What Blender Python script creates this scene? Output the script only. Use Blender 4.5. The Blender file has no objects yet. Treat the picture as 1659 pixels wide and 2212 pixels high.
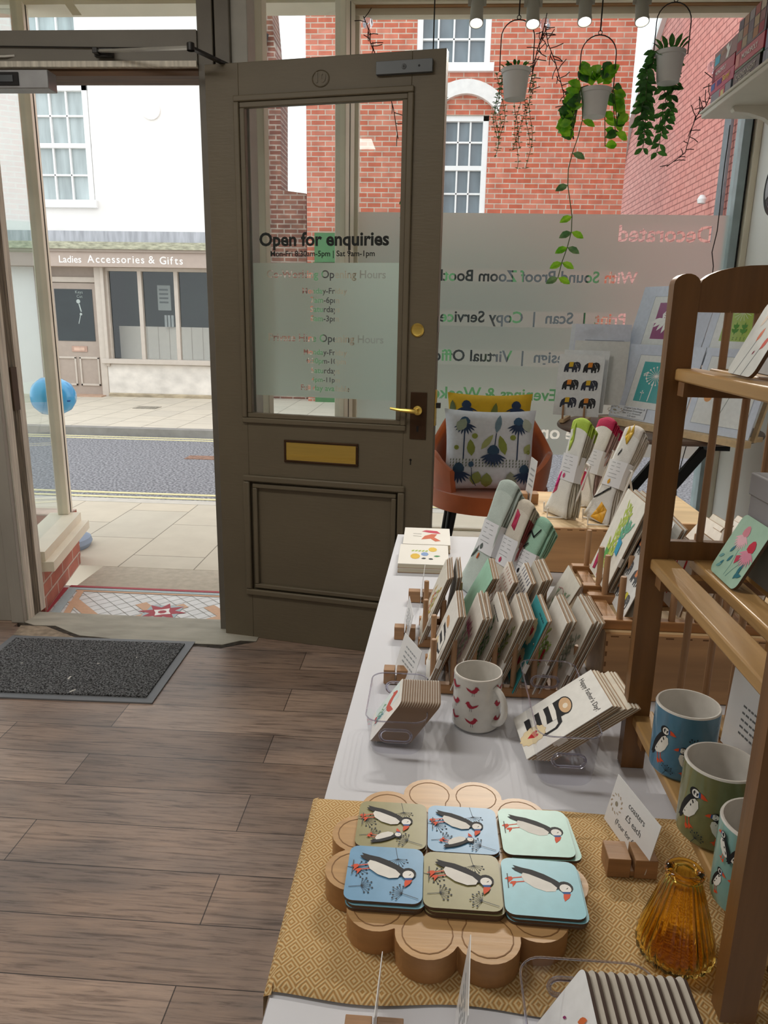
import bpy, math, random
from mathutils import Vector, Matrix, geometry
random.seed(7)
sc = bpy.context.scene
COL = sc.collection
R = math.radians
# ------------------------------------------------------------------ camera, sky, lights, exposure
IW, IH, FPX, CAMZ = 1659., 2212., 1600., 1.40
yaw, pit, rol = R(3.6), R(14.5), R(1.07)
fw = Vector((-math.sin(yaw)*math.cos(pit), math.cos(yaw)*math.cos(pit), -math.sin(pit)))
r0 = Vector((math.cos(yaw), math.sin(yaw), 0)); u0 = r0.cross(fw)
cr = r0*math.cos(rol)+u0*math.sin(rol); cu = u0*math.cos(rol)-r0*math.sin(rol)
CP = Vector((0, 0, CAMZ))
cd = bpy.data.cameras.new('camera'); cam = bpy.data.objects.new('camera', cd); COL.objects.link(cam)
cd.sensor_fit = 'VERTICAL'; cd.sensor_height = 24.0; cd.lens = 24.0*FPX/IH; cd.clip_start = .02; cd.clip_end = 200
m = Matrix((cr, cu, -fw)).transposed().to_4x4(); m.translation = CP; cam.matrix_world = m
sc.camera = cam
w = bpy.data.worlds.new('overcast_sky'); sc.world = w; w.use_nodes = True
w.node_tree.nodes['Background'].inputs[0].default_value = (.93, .97, 1, 1)
w.node_tree.nodes['Background'].inputs[1].default_value = 1.95
vs = sc.view_settings; vs.view_transform = 'Standard'; vs.look = 'None'; vs.gamma = 1; vs.use_curve_mapping = False
vs.exposure = 0.0
def area(name, loc, rot, sx, sy, power, color=(1, .95, .88)):
    l = bpy.data.lights.new(name, 'AREA'); l.shape = 'RECTANGLE'; l.size = sx; l.size_y = sy; l.energy = power; l.color = color
    o = bpy.data.objects.new(name, l); COL.objects.link(o); o.location = loc; o.rotation_euler = rot; return o
area('shop_fill_light', (-1.5, 1.3, 2.90), (0, 0, 0), 1.8, .4, 30)  # unseen fill light, added to brighten the shop interior
area('shop_fill_light', (-.9, -1.4, 2.90), (0, 0, 0), 1.6, .35, 9)  # second added fill, unseen behind the camera

def ray(x, y): return fw + cr*((x-IW/2)/FPX) - cu*((y-IH/2)/FPX)
def onz(x, y, z): d = ray(x, y); return CP + d*((z-CAMZ)/d.z)
def ony(x, y, Y): d = ray(x, y); return CP + d*(Y/d.y)
def onx(x, y, X): d = ray(x, y); return CP + d*(X/d.x)

# ------------------------------------------------------------------ materials
def lin(h):
    h = h.lstrip('#'); c = [int(h[i:i+2], 16)/255 for i in (0, 2, 4)]
    return tuple((x/12.92 if x <= .04045 else ((x+.055)/1.055)**2.4) for x in c)
MATS = {}
def newmat(name):
    m = bpy.data.materials.new(name); m.use_nodes = True; nt = m.node_tree; nt.nodes.clear()
    out = nt.nodes.new('ShaderNodeOutputMaterial'); return m, nt, out
def N(nt, t, **kw):
    n = nt.nodes.new(t)
    for k, v in kw.items():
        if k.startswith('i_'): n.inputs[int(k[2:]) if k[2:].isdigit() else k[2:].replace('_', ' ')].default_value = v
        else: setattr(n, k, v)
    return n
def L(nt, a, b): nt.links.new(a, b)
def ramp(nt, fac, stops):
    n = nt.nodes.new('ShaderNodeValToRGB'); e = n.color_ramp.elements
    while len(e) < len(stops): e.new(.5)
    for i, (p, c) in enumerate(stops): e[i].position = p; e[i].color = (*c, 1)
    L(nt, fac, n.inputs[0]); return n.outputs[0]
def sc3(c, k): return tuple(min(1, x*k) for x in c)
def mat(name, col, rough=.55, metal=0, var=.12, scale=(12, 12, 12), bump=0, bscale=None, detail=4, coat=0, spec=.5, trans=0, ior=1.45, alpha=1):
    """plain procedural material: colour varied by object space noise, optional bump"""
    if name in MATS: return MATS[name]
    c = lin(col) if isinstance(col, str) else col
    m, nt, out = newmat(name)
    b = N(nt, 'ShaderNodeBsdfPrincipled'); L(nt, b.outputs[0], out.inputs[0])
    b.inputs['Roughness'].default_value = rough; b.inputs['Metallic'].default_value = metal
    b.inputs['Coat Weight'].default_value = coat; b.inputs['Specular IOR Level'].default_value = spec
    b.inputs['Transmission Weight'].default_value = trans; b.inputs['IOR'].default_value = ior
    tc = N(nt, 'ShaderNodeTexCoord'); mp = N(nt, 'ShaderNodeMapping'); L(nt, tc.outputs['Object'], mp.inputs[0])
    mp.inputs['Scale'].default_value = scale
    no = N(nt, 'ShaderNodeTexNoise'); no.inputs['Scale'].default_value = 1; no.inputs['Detail'].default_value = detail; L(nt, mp.outputs[0], no.inputs[0])
    L(nt, ramp(nt, no.outputs[0], [(.3, sc3(c, 1-var)), (.7, sc3(c, 1+var))]), b.inputs['Base Color'])
    if bump:
        mp2 = N(nt, 'ShaderNodeMapping'); L(nt, tc.outputs['Object'], mp2.inputs[0]); mp2.inputs['Scale'].default_value = bscale or scale
        n2 = N(nt, 'ShaderNodeTexNoise'); n2.inputs['Scale'].default_value = 1; n2.inputs['Detail'].default_value = 5; L(nt, mp2.outputs[0], n2.inputs[0])
        bp = N(nt, 'ShaderNodeBump'); bp.inputs['Strength'].default_value = bump; bp.inputs['Distance'].default_value = .01
        L(nt, n2.outputs[0], bp.inputs['Height']); L(nt, bp.outputs[0], b.inputs['Normal'])
    MATS[name] = m; return m
def ink(h, rough=.6):
    return mat('ink_'+h.strip('#')+('' if rough == .6 else '_%d' % (rough*100)), h, rough, var=.05, scale=(60, 60, 60))
def wood(name, col, axis=0, rough=.45, var=.28, bump=.12, s=1.0):
    sc_ = [60*s, 60*s, 60*s]; sc_[axis] = 4*s
    return mat(name, col, rough, var=var, scale=tuple(sc_), bump=bump, detail=6)
def thin_glass(name, tint=(.96, .98, .98), ior=1.45, rough=0.0, refl=1.0):
    if name in MATS: return MATS[name]
    m, nt, out = newmat(name)
    t = N(nt, 'ShaderNodeBsdfTransparent'); t.inputs[0].default_value = (*tint, 1)
    g = N(nt, 'ShaderNodeBsdfGlossy'); g.inputs['Roughness'].default_value = rough
    no = N(nt, 'ShaderNodeTexNoise'); no.inputs['Scale'].default_value = 3
    ge = N(nt, 'ShaderNodeNewGeometry'); dp = N(nt, 'ShaderNodeVectorMath', operation='DOT_PRODUCT'); L(nt, ge.outputs['Incoming'], dp.inputs[0]); L(nt, ge.outputs['Normal'], dp.inputs[1])
    ab = N(nt, 'ShaderNodeMath', operation='ABSOLUTE'); L(nt, dp.outputs['Value'], ab.inputs[0]); sb = N(nt, 'ShaderNodeMath', operation='SUBTRACT'); sb.inputs[0].default_value = 1; L(nt, ab.outputs[0], sb.inputs[1])
    pw = N(nt, 'ShaderNodeMath', operation='POWER'); pw.inputs[1].default_value = 5; L(nt, sb.outputs[0], pw.inputs[0])
    mu = N(nt, 'ShaderNodeMath', operation='MULTIPLY_ADD'); mu.inputs[1].default_value = .5*refl; mu.inputs[2].default_value = .035*refl; L(nt, pw.outputs[0], mu.inputs[0])
    mx = N(nt, 'ShaderNodeMixShader'); L(nt, mu.outputs[0], mx.inputs[0]); L(nt, t.outputs[0], mx.inputs[1]); L(nt, g.outputs[0], mx.inputs[2]); L(nt, mx.outputs[0], out.inputs[0])
    MATS[name] = m; return m
GLASS = thin_glass('window_glass')
ACRYL = thin_glass('clear_acrylic', (.95, .95, .97), 1.5, .02, 1.2)
ACRYLRIM = mat('acrylic_rim', '#d3d3e2', .06, var=.05, trans=.9, ior=1.35)
def frosted(name, tint, k=.5):
    m, nt, out = newmat(name)
    d = N(nt, 'ShaderNodeBsdfTranslucent'); d.inputs[0].default_value = (*tint, 1)
    df = N(nt, 'ShaderNodeBsdfDiffuse'); df.inputs[0].default_value = (*tint, 1)
    r = N(nt, 'ShaderNodeBsdfRefraction'); r.inputs['Roughness'].default_value = .8; r.inputs['IOR'].default_value = 1.25; r.inputs[0].default_value = (*tint, 1)
    no = N(nt, 'ShaderNodeTexNoise'); no.inputs['Scale'].default_value = 400
    mp = N(nt, 'ShaderNodeMapRange'); mp.inputs[3].default_value = k-.04; mp.inputs[4].default_value = k+.04; L(nt, no.outputs[0], mp.inputs[0])
    m1 = N(nt, 'ShaderNodeMixShader'); L(nt, mp.outputs[0], m1.inputs[0]); L(nt, d.outputs[0], m1.inputs[1]); L(nt, r.outputs[0], m1.inputs[2])
    m2 = N(nt, 'ShaderNodeMixShader'); m2.inputs[0].default_value = .12; L(nt, m1.outputs[0], m2.inputs[1]); L(nt, df.outputs[0], m2.inputs[2])
    L(nt, m2.outputs[0], out.inputs[0]); return m
FROST = frosted('frosted_window_film', (.64, .68, .64), .68)
FROSTD = frosted('frosted_door_film', (.66, .76, .70), .6)
def brick(name, c1, c2, mortar, sx=4.4, row=.075, bw=.225, axis='xz', bump=.3, mort=.008, var=.5):
    m, nt, out = newmat(name)
    b = N(nt, 'ShaderNodeBsdfPrincipled'); b.inputs['Roughness'].default_value = .9; L(nt, b.outputs[0], out.inputs[0])
    tc = N(nt, 'ShaderNodeTexCoord'); se = N(nt, 'ShaderNodeSeparateXYZ'); L(nt, tc.outputs['Object'], se.inputs[0])
    cb = N(nt, 'ShaderNodeCombineXYZ'); a = {'x': 0, 'y': 1, 'z': 2}
    L(nt, se.outputs[a[axis[0]]], cb.inputs[0]); L(nt, se.outputs[a[axis[1]]], cb.inputs[1])
    br = N(nt, 'ShaderNodeTexBrick'); L(nt, cb.outputs[0], br.inputs[0]); br.inputs['Scale'].default_value = 1
    br.inputs['Brick Width'].default_value = bw; br.inputs['Row Height'].default_value = row; br.inputs['Mortar Size'].default_value = mort
    br.inputs['Color1'].default_value = (*lin(c1), 1); br.inputs['Color2'].default_value = (*lin(c2), 1); br.inputs['Mortar'].default_value = (*lin(mortar), 1)
    br.inputs['Mortar Smooth'].default_value = .3; br.inputs['Bias'].default_value = -.2
    no = N(nt, 'ShaderNodeTexNoise'); no.inputs['Scale'].default_value = 6; no.inputs['Detail'].default_value = 8; L(nt, tc.outputs['Object'], no.inputs[0])
    mx = N(nt, 'ShaderNodeMix', data_type='RGBA', blend_type='MULTIPLY'); mx.inputs[0].default_value = var
    L(nt, br.outputs[0], mx.inputs[6]); L(nt, ramp(nt, no.outputs[0], [(.35, (.45, .42, .42)), (.65, (1, 1, 1))]), mx.inputs[7]); L(nt, mx.outputs[2], b.inputs['Base Color'])
    bp = N(nt, 'ShaderNodeBump'); bp.inputs['Strength'].default_value = bump; bp.inputs['Distance'].default_value = .01; bp.invert = True
    L(nt, br.outputs['Fac'], bp.inputs['Height']); L(nt, bp.outputs[0], b.inputs['Normal'])
    MATS[name] = m; return m
def plank_floor():
    m, nt, out = newmat('vinyl_plank_floor')
    b = N(nt, 'ShaderNodeBsdfPrincipled'); L(nt, b.outputs[0], out.inputs[0])
    tc = N(nt, 'ShaderNodeTexCoord')
    mp = N(nt, 'ShaderNodeMapping'); L(nt, tc.outputs['Object'], mp.inputs[0]); mp.inputs['Location'].default_value = (.3, .067, 0)
    br = N(nt, 'ShaderNodeTexBrick'); L(nt, mp.outputs[0], br.inputs[0]); br.inputs['Scale'].default_value = 1; br.offset = .37
    br.inputs['Brick Width'].default_value = .92; br.inputs['Row Height'].default_value = .167; br.inputs['Mortar Size'].default_value = .0014; br.inputs['Mortar Smooth'].default_value = 0
    br.inputs['Color1'].default_value = (.25, .18, .142, 1); br.inputs['Color2'].default_value = (.42, .315, .255, 1); br.inputs['Mortar'].default_value = (.05, .035, .028, 1)
    mg = N(nt, 'ShaderNodeMapping'); L(nt, tc.outputs['Object'], mg.inputs[0]); mg.inputs['Scale'].default_value = (6, 85, 1)
    g = N(nt, 'ShaderNodeTexNoise'); g.inputs['Scale'].default_value = 1; g.inputs['Detail'].default_value = 9; g.inputs['Roughness'].default_value = .68; g.inputs['Distortion'].default_value = .6; L(nt, mg.outputs[0], g.inputs[0])
    m2 = N(nt, 'ShaderNodeMapping'); L(nt, tc.outputs['Object'], m2.inputs[0]); m2.inputs['Scale'].default_value = (2.2, 6, 1)
    g2 = N(nt, 'ShaderNodeTexNoise'); g2.inputs['Scale'].default_value = 1; g2.inputs['Detail'].default_value = 5; L(nt, m2.outputs[0], g2.inputs[0])
    x1 = N(nt, 'ShaderNodeMix', data_type='RGBA', blend_type='MULTIPLY'); x1.inputs[0].default_value = .9
    L(nt, br.outputs[0], x1.inputs[6]); L(nt, ramp(nt, g.outputs[0], [(.36, (.42, .40, .40)), (.50, (.92, .92, .92)), (.75, (1.2, 1.17, 1.12))]), x1.inputs[7])
    x2 = N(nt, 'ShaderNodeMix', data_type='RGBA', blend_type='MULTIPLY'); x2.inputs[0].default_value = .8
    L(nt, x1.outputs[2], x2.inputs[6]); L(nt, ramp(nt, g2.outputs[0], [(.36, (.66, .68, .72)), (.6, (1.12, 1.06, 1.0))]), x2.inputs[7])
    L(nt, x2.outputs[2], b.inputs['Base Color'])
    b.inputs['Roughness'].default_value = .36
    bp = N(nt, 'ShaderNodeBump'); bp.inputs['Strength'].default_value = .25; bp.inputs['Distance'].default_value = .004; L(nt, g.outputs[0], bp.inputs['Height']); L(nt, bp.outputs[0], b.inputs['Normal'])
    return m
def weave():
    m, nt, out = newmat('mustard_diamond_weave')
    b = N(nt, 'ShaderNodeBsdfPrincipled'); L(nt, b.outputs[0], out.inputs[0]); b.inputs['Roughness'].default_value = .9
    tc = N(nt, 'ShaderNodeTexCoord'); se = N(nt, 'ShaderNodeSeparateXYZ'); L(nt, tc.outputs['Object'], se.inputs[0])
    parts = []
    for i, per in ((0, .0195), (1, .0235)):
        d = N(nt, 'ShaderNodeMath', operation='DIVIDE'); d.inputs[1].default_value = per; L(nt, se.outputs[i], d.inputs[0])
        pp = N(nt, 'ShaderNodeMath', operation='PINGPONG'); pp.inputs[1].default_value = .5; L(nt, d.outputs[0], pp.inputs[0]); parts.append(pp)
    a = N(nt, 'ShaderNodeMath', operation='ADD'); L(nt, parts[0].outputs[0], a.inputs[0]); L(nt, parts[1].outputs[0], a.inputs[1])
    mu = N(nt, 'ShaderNodeMath', operation='MULTIPLY'); mu.inputs[1].default_value = 6.2832*4; L(nt, a.outputs[0], mu.inputs[0])
    si = N(nt, 'ShaderNodeMath', operation='SINE'); L(nt, mu.outputs[0], si.inputs[0])
    mr = N(nt, 'ShaderNodeMapRange'); mr.inputs[1].default_value = -1; mr.inputs[2].default_value = 1; L(nt, si.outputs[0], mr.inputs[0])
    L(nt, ramp(nt, mr.outputs[0], [(.15, lin('#b58a50')), (.75, lin('#d8bd8c'))]), b.inputs['Base Color'])
    bp = N(nt, 'ShaderNodeBump'); bp.inputs['Strength'].default_value = .5; bp.inputs['Distance'].default_value = .0012; L(nt, mr.outputs[0], bp.inputs['Height']); L(nt, bp.outputs[0], b.inputs['Normal'])
    return m
def speckle(name, c1, c2, scale=300, rough=.95, bump=.6, lo=.45, hi=.6, dist=.004):
    m, nt, out = newmat(name)
    b = N(nt, 'ShaderNodeBsdfPrincipled'); L(nt, b.outputs[0], out.inputs[0]); b.inputs['Roughness'].default_value = rough
    tc = N(nt, 'ShaderNodeTexCoord'); no = N(nt, 'ShaderNodeTexNoise'); no.inputs['Scale'].default_value = scale; no.inputs['Detail'].default_value = 3
    L(nt, tc.outputs['Object'], no.inputs[0]); L(nt, ramp(nt, no.outputs[0], [(lo, lin(c1)), (hi, lin(c2))]), b.inputs['Base Color'])
    bp = N(nt, 'ShaderNodeBump'); bp.inputs['Strength'].default_value = bump; bp.inputs['Distance'].default_value = dist; L(nt, no.outputs[0], bp.inputs['Height']); L(nt, bp.outputs[0], b.inputs['Normal'])
    MATS[name] = m; return m
def emis(name, col, s):
    m, nt, out = newmat(name); e = N(nt, 'ShaderNodeEmission'); e.inputs[0].default_value = (*col, 1); e.inputs[1].default_value = s
    L(nt, e.outputs[0], out.inputs[0]); return m

# ------------------------------------------------------------------ mesh collector
ORG = {}          # world origin of every object built, so that parents can be subtracted
X3, Y3, Z3 = Vector((1, 0, 0)), Vector((0, 1, 0)), Vector((0, 0, 1))
class MB:
    def __init__(s): s.v = []; s.f = []; s.mi = []; s.ms = []
    def m(s, mt):
        if mt not in s.ms: s.ms.append(mt)
        return s.ms.index(mt)
    def add(s, vs_, fs, mt):
        o = len(s.v); s.v += [Vector(p) for p in vs_]; k = s.m(mt)
        for f in fs: s.f.append([i+o for i in f]); s.mi.append(k)
        return s
    def obox(s, c, d, mt, ax=(X3, Y3, Z3)):
        c = Vector(c); h = [ax[i]*(d[i]/2) for i in range(3)]
        vs_ = [c+h[0]*a+h[1]*b+h[2]*e for a in (-1, 1) for b in (-1, 1) for e in (-1, 1)]
        return s.add(vs_, [(0, 1, 3, 2), (4, 6, 7, 5), (0, 4, 5, 1), (2, 3, 7, 6), (0, 2, 6, 4), (1, 5, 7, 3)], mt)
    def box(s, a, b, mt):
        a = Vector(a); b = Vector(b); return s.obox((a+b)/2, [abs(b[i]-a[i]) for i in range(3)], mt)
    def bar(s, p, q, w_, h_, mt, up=Z3):
        p = Vector(p); q = Vector(q); x = (q-p); l = x.length; x.normalize(); y = up.cross(x)
        if y.length < 1e-4: y = X3.cross(x)
        y.normalize(); z = x.cross(y); return s.obox((p+q)/2, (l, w_, h_), mt, (x, y, z))
    def tube(s, pts, r, mt, seg=8, caps=True):
        pts = [Vector(p) for p in pts]; n = len(pts); rr = r if isinstance(r, (list, tuple)) else [r]*n
        t = (pts[1]-pts[0]).normalized(); a = t.cross(Z3 if abs(t.z) < .9 else X3).normalized(); vs_ = []; fs = []
        for i, p in enumerate(pts):
            t = (pts[min(i+1, n-1)]-pts[max(i-1, 0)]).normalized(); a = (a-t*a.dot(t)).normalized(); b = t.cross(a)
            for k in range(seg):
                g = 2*math.pi*k/seg; vs_.append(p+(a*math.cos(g)+b*math.sin(g))*rr[i])
        for i in range(n-1):
            for k in range(seg): fs.append((i*seg+k, i*seg+(k+1) % seg, (i+1)*seg+(k+1) % seg, (i+1)*seg+k))
        if caps: fs += [tuple(range(seg))[::-1], tuple((n-1)*seg+k for k in range(seg))]
        return s.add(vs_, fs, mt)
    def lathe(s, prof, c, mt, seg=40, ax=(X3, Y3, Z3), flute=0, nfl=0):
        c = Vector(c); vs_ = []; fs = []; n = len(prof)
        for (r, z) in prof:
            for k in range(seg):
                g = 2*math.pi*k/seg; q = r*(1+flute*math.cos(nfl*g)) if r > .001 else r
                vs_.append(c+ax[0]*(q*math.cos(g))+ax[1]*(q*math.sin(g))+ax[2]*z)
        for i in range(n-1):
            for k in range(seg): fs.append((i*seg+k, i*seg+(k+1) % seg, (i+1)*seg+(k+1) % seg, (i+1)*seg+k))
        return s.add(vs_, fs, mt)
    def prism(s, poly, lo, hi, mt, ax=(X3, Y3, Z3), o=(0, 0, 0), side=None):
        """2-D outline in plane ax0, ax1, extruded along ax2 from lo to hi"""
        o = Vector(o); n = len(poly); P = [Vector((x, y, 0)) for x, y in poly]
        f2 = lambda h: [o+ax[0]*x+ax[1]*y+ax[2]*h for x, y in poly]
        tri = geometry.tessellate_polygon([P]); ar = sum(poly[i][0]*poly[(i+1) % n][1]-poly[(i+1) % n][0]*poly[i][1] for i in range(n))
        fs = [tuple(t) for t in tri]
        s.add(f2(hi), fs, mt); s.add(f2(lo), [t[::-1] for t in fs], mt)
        s.add(f2(lo)+f2(hi), [(i, (i+1) % n, n+(i+1) % n, n+i) if ar > 0 else (i, n+i, n+(i+1) % n, (i+1) % n) for i in range(n)], side or mt)
        return s
    def art(s, shapes, mp, eps=.00012, sub=None):
        """flat printed shapes: list of (hex or material, outline); mp(u, v, height) gives the point"""
        for li, (c, poly) in enumerate(shapes):
            mt = ink(c) if isinstance(c, str) else c; h = eps*(1+li*.12)
            P = [Vector((x, y, 0)) for x, y in poly]
            if len(P) < 3: continue
            tri = [tuple(t) for t in geometry.tessellate_polygon([P])]
            pts = list(poly)
            if sub:
                for _ in range(4):
                    nt_ = []; ch = False
                    for t in tri:
                        e = [(math.dist(pts[t[i]], pts[t[(i+1) % 3]]), i) for i in range(3)]; ml, i = max(e)
                        if ml > sub:
                            a, b, c_ = t[i], t[(i+1) % 3], t[(i+2) % 3]
                            pts.append(((pts[a][0]+pts[b][0])/2, (pts[a][1]+pts[b][1])/2)); k = len(pts)-1
                            nt_ += [(a, k, c_), (k, b, c_)]; ch = True
                        else: nt_.append(t)
                    tri = nt_
                    if not ch: break
            s.add([mp(x, y, h) for x, y in pts], tri, mt)
        return s
    def text(s, txt, mp, width=None, height=None, col='#222222', bold=0, x=0, y=0, center=False, mt=None, eps=.0002):
        vs_, fs, (x0, y0, x1, y1) = glyphs(txt, bold)
        k = width/(x1-x0) if width else height/.7
        ox = x-(x1-x0)*k/2 if center else x
        s.add([mp(ox+(a-x0)*k, y+b*k, eps) for a, b in vs_], fs, mt or ink(col)); return s
    def build(s, name, parent=None, bevel=0, smooth=35, label=None, cat=None, group=None, kind=None, loc=None):
        me = bpy.data.meshes.new(name)
        if parent is not None: org = ORG[parent]
        elif loc is not None: org = Vector(loc)
        else:
            lo = [min(p[i] for p in s.v) for i in range(3)]; hi = [max(p[i] for p in s.v) for i in range(3)]
            org = Vector(((lo[0]+hi[0])/2, (lo[1]+hi[1])/2, lo[2]))
        me.from_pydata([p-org for p in s.v], [], s.f)
        for mt in s.ms: me.materials.append(mt)
        me.polygons.foreach_set('material_index', s.mi); me.validate(); me.update()
        if smooth: me.shade_smooth(); me.set_sharp_from_angle(angle=R(smooth))
        o = bpy.data.objects.new(name, me); COL.objects.link(o)
        if parent is not None: o.parent = parent
        else: o.location = org
        ORG[o] = org
        if bevel:
            b = o.modifiers.new('edge', 'BEVEL'); b.width = bevel; b.segments = 2; b.limit_method = 'ANGLE'; b.angle_limit = R(50)
        tag(o, label, cat, group, kind); return o
def tag(o, label=None, cat=None, group=None, kind=None):
    for k, v in (('label', label), ('category', cat), ('group', group), ('kind', kind)):
        if v: o[k] = v
    return o
def thing(name, label, cat, loc, group=None, kind=None):
    o = bpy.data.objects.new(name, None); COL.objects.link(o); o.location = loc; o.empty_display_size = .05
    ORG[o] = Vector(loc); return tag(o, label, cat, group, kind)
_G = {}
def glyphs(txt, bold=0):
    k = (txt, bold)
    if k in _G: return _G[k]
    c = bpy.data.curves.new('t', 'FONT'); c.body = txt; c.size = 1; c.offset = bold; c.resolution_u = 3
    o = bpy.data.objects.new('t', c); COL.objects.link(o)
    bpy.context.view_layer.update()
    me = bpy.data.meshes.new_from_object(o.evaluated_get(bpy.context.evaluated_depsgraph_get()))
    vs_ = [(v.co.x, v.co.y) for v in me.vertices]; fs = [tuple(p.vertices) for p in me.polygons]
    bpy.data.objects.remove(o); bpy.data.curves.remove(c); bpy.data.meshes.remove(me)
    bb = (min(v[0] for v in vs_), min(v[1] for v in vs_), max(v[0] for v in vs_), max(v[1] for v in vs_))
    _G[k] = (vs_, fs, bb); return _G[k]
def film_with_cutouts(rect, lines, mp, mt, mirror=False):
    """rect (x0,y0,x1,y1); lines: (text, xleft, xright, baseline, bold); letters are cut out of the film"""
    b = MB(); rows = sorted(lines, key=lambda l: l[3]); x0r, y0r, x1r, y1r = rect; ycur = y0r
    def quad(xa, ya, xb, yb_):
        if xb-xa > 1e-5 and yb_-ya > 1e-5: b.add([mp(xa, ya, 0), mp(xb, ya, 0), mp(xb, yb_, 0), mp(xa, yb_, 0)], [(0, 1, 2, 3)], mt)
    for txt, xl, xr, yb, bold in rows:
        vs_, fs, (x0, y0, x1, y1) = glyphs(txt, bold); k = (xr-xl)/(x1-x0); lo, hi = yb+(y0-.02)*k, yb+(y1+.02)*k
        quad(x0r, ycur, x1r, lo); ycur = hi
        A, B = (xl-.02*k, xr+.02*k); quad(x0r, lo, A, hi); quad(B, lo, x1r, hi)
        V = [Vector((x0-.02, y0-.02)), Vector((x1+.02, y0-.02)), Vector((x1+.02, y1+.02)), Vector((x0-.02, y1+.02))]; Fc = [[0, 1, 2, 3]]
        for p in vs_: V.append(Vector(p))
        for f in fs: Fc.append([i+4 for i in f])
        r = geometry.delaunay_2d_cdt(V, [], Fc, 0, 1e-5); bins = {}
        for f in fs:
            for i in range(1, len(f)-1):
                t = (vs_[f[0]], vs_[f[i]], vs_[f[i+1]])
                for q in range(int(min(p[0] for p in t)*8)-1, int(max(p[0] for p in t)*8)+2): bins.setdefault(q, []).append(t)
        def inside(x, y):
            for a, b_, c in bins.get(int(x*8), ()):
                d1 = (x-b_[0])*(a[1]-b_[1])-(a[0]-b_[0])*(y-b_[1]); d2 = (x-c[0])*(b_[1]-c[1])-(b_[0]-c[0])*(y-c[1]); d3 = (x-a[0])*(c[1]-a[1])-(c[0]-a[0])*(y-a[1])
                if (d1 > 0 and d2 > 0 and d3 > 0) or (d1 < 0 and d2 < 0 and d3 < 0): return True
            return False
        keep = [tuple(f) for f in r[2] if not inside(sum(r[0][i].x for i in f)/len(f), sum(r[0][i].y for i in f)/len(f))]
        fx = (lambda x: xr-(x-x0)*k) if mirror else (lambda x: xl+(x-x0)*k)
        b.add([mp(fx(p.x), yb+p.y*k, 0) for p in r[0]], keep, mt)
    quad(x0r, ycur, x1r, y1r); return b

# ------------------------------------------------------------------ printed art in unit coordinates
def circ(c, x, y, r, n=14, ry=None): return (c, [(x+r*math.cos(2*math.pi*i/n), y+(ry or r)*math.sin(2*math.pi*i/n)) for i in range(n)])
def rect(c, x0, y0, x1, y1): return (c, [(x0, y0), (x1, y0), (x1, y1), (x0, y1)])
def strk(c, pts, w_):
    a = []; b = []
    for i, (x, y) in enumerate(pts):
        p = pts[max(i-1, 0)]; q = pts[min(i+1, len(pts)-1)]; dx, dy = q[0]-p[0], q[1]-p[1]; l = math.hypot(dx, dy) or 1
        nx, ny = -dy/l*w_/2, dx/l*w_/2; a.append((x+nx, y+ny)); b.append((x-nx, y-ny))
    return (c, a+b[::-1])
def leaf(c, x, y, ang, l, w_):
    ca, sa = math.cos(ang), math.sin(ang); o = []
    for t, k in ((0, 0), (.25, .8), (.5, 1), (.8, .6), (1, 0), (.8, -.6), (.5, -1), (.25, -.8)):
        o.append((x+ca*l*t-sa*w_*k/2, y+sa*l*t+ca*w_*k/2))
    return (c, o)
def T(sh, x=0, y=0, s=1, flip=False, rot=0, sy=None):
    sy = sy or s; c, d = math.cos(rot), math.sin(rot)
    return [(k, [(x+s*(px*(-1 if flip else 1)*c-py*d), y+sy*(px*(-1 if flip else 1)*d+py*c)) for px, py in p]) for k, p in sh]
BK, WH, OR, NV = '#15161c', '#eceae4', '#e0532a', '#23395c'
PUFFIN = [strk(OR, [(.36, .25), (.40, .08)], .018), strk(OR, [(.44, .27), (.47, .13)], .018),
          (OR, [(.37, .09), (.42, .10), (.50, .03), (.44, .04), (.42, -.01), (.38, .03)]), (OR, [(.45, .14), (.49, .14), (.57, .09), (.51, .09), (.5, .05), (.46, .08)]),
          (BK, [(.14, .12), (.19, .15), (.20, .10), (.25, .14), (.33, .28), (.42, .44), (.50, .58), (.56, .68), (.52, .75), (.44, .76), (.37, .68), (.28, .54), (.21, .38), (.18, .24)]),
          (WH, [(.28, .25), (.34, .22), (.45, .26), (.55, .38), (.61, .54), (.59, .66), (.52, .69), (.44, .62), (.36, .46), (.30, .33)]),
          circ(BK, .50, .80, .108), circ('#f4f2ee', .525, .80, .080), (BK, [(.50, .84), (.54, .80), (.53, .83)]),
          ('#2a5a9a', [(.58, .86), (.62, .85), (.63, .77), (.59, .74)]), (OR, [(.62, .86), (.69, .83), (.76, .76), (.69, .75), (.63, .76)])]
def umbel(c, x, y, ang, l, r, n=9, spread=1.3, w_=.008):
    o = []; hx, hy = x+math.cos(ang)*l, y+math.sin(ang)*l; o.append(strk(c, [(x, y), (hx, hy)], w_))
    for i in range(n):
        a = ang+spread*(i/(n-1)-.5)*2; k = r*(1 if i % 2 else .8)
        ex, ey = hx+math.cos(a)*k, hy+math.sin(a)*k; o.append(strk(c, [(hx, hy), (ex, ey)], w_*.7)); o.append(circ(c, ex, ey, w_*1.7, 6))
    return o
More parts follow.
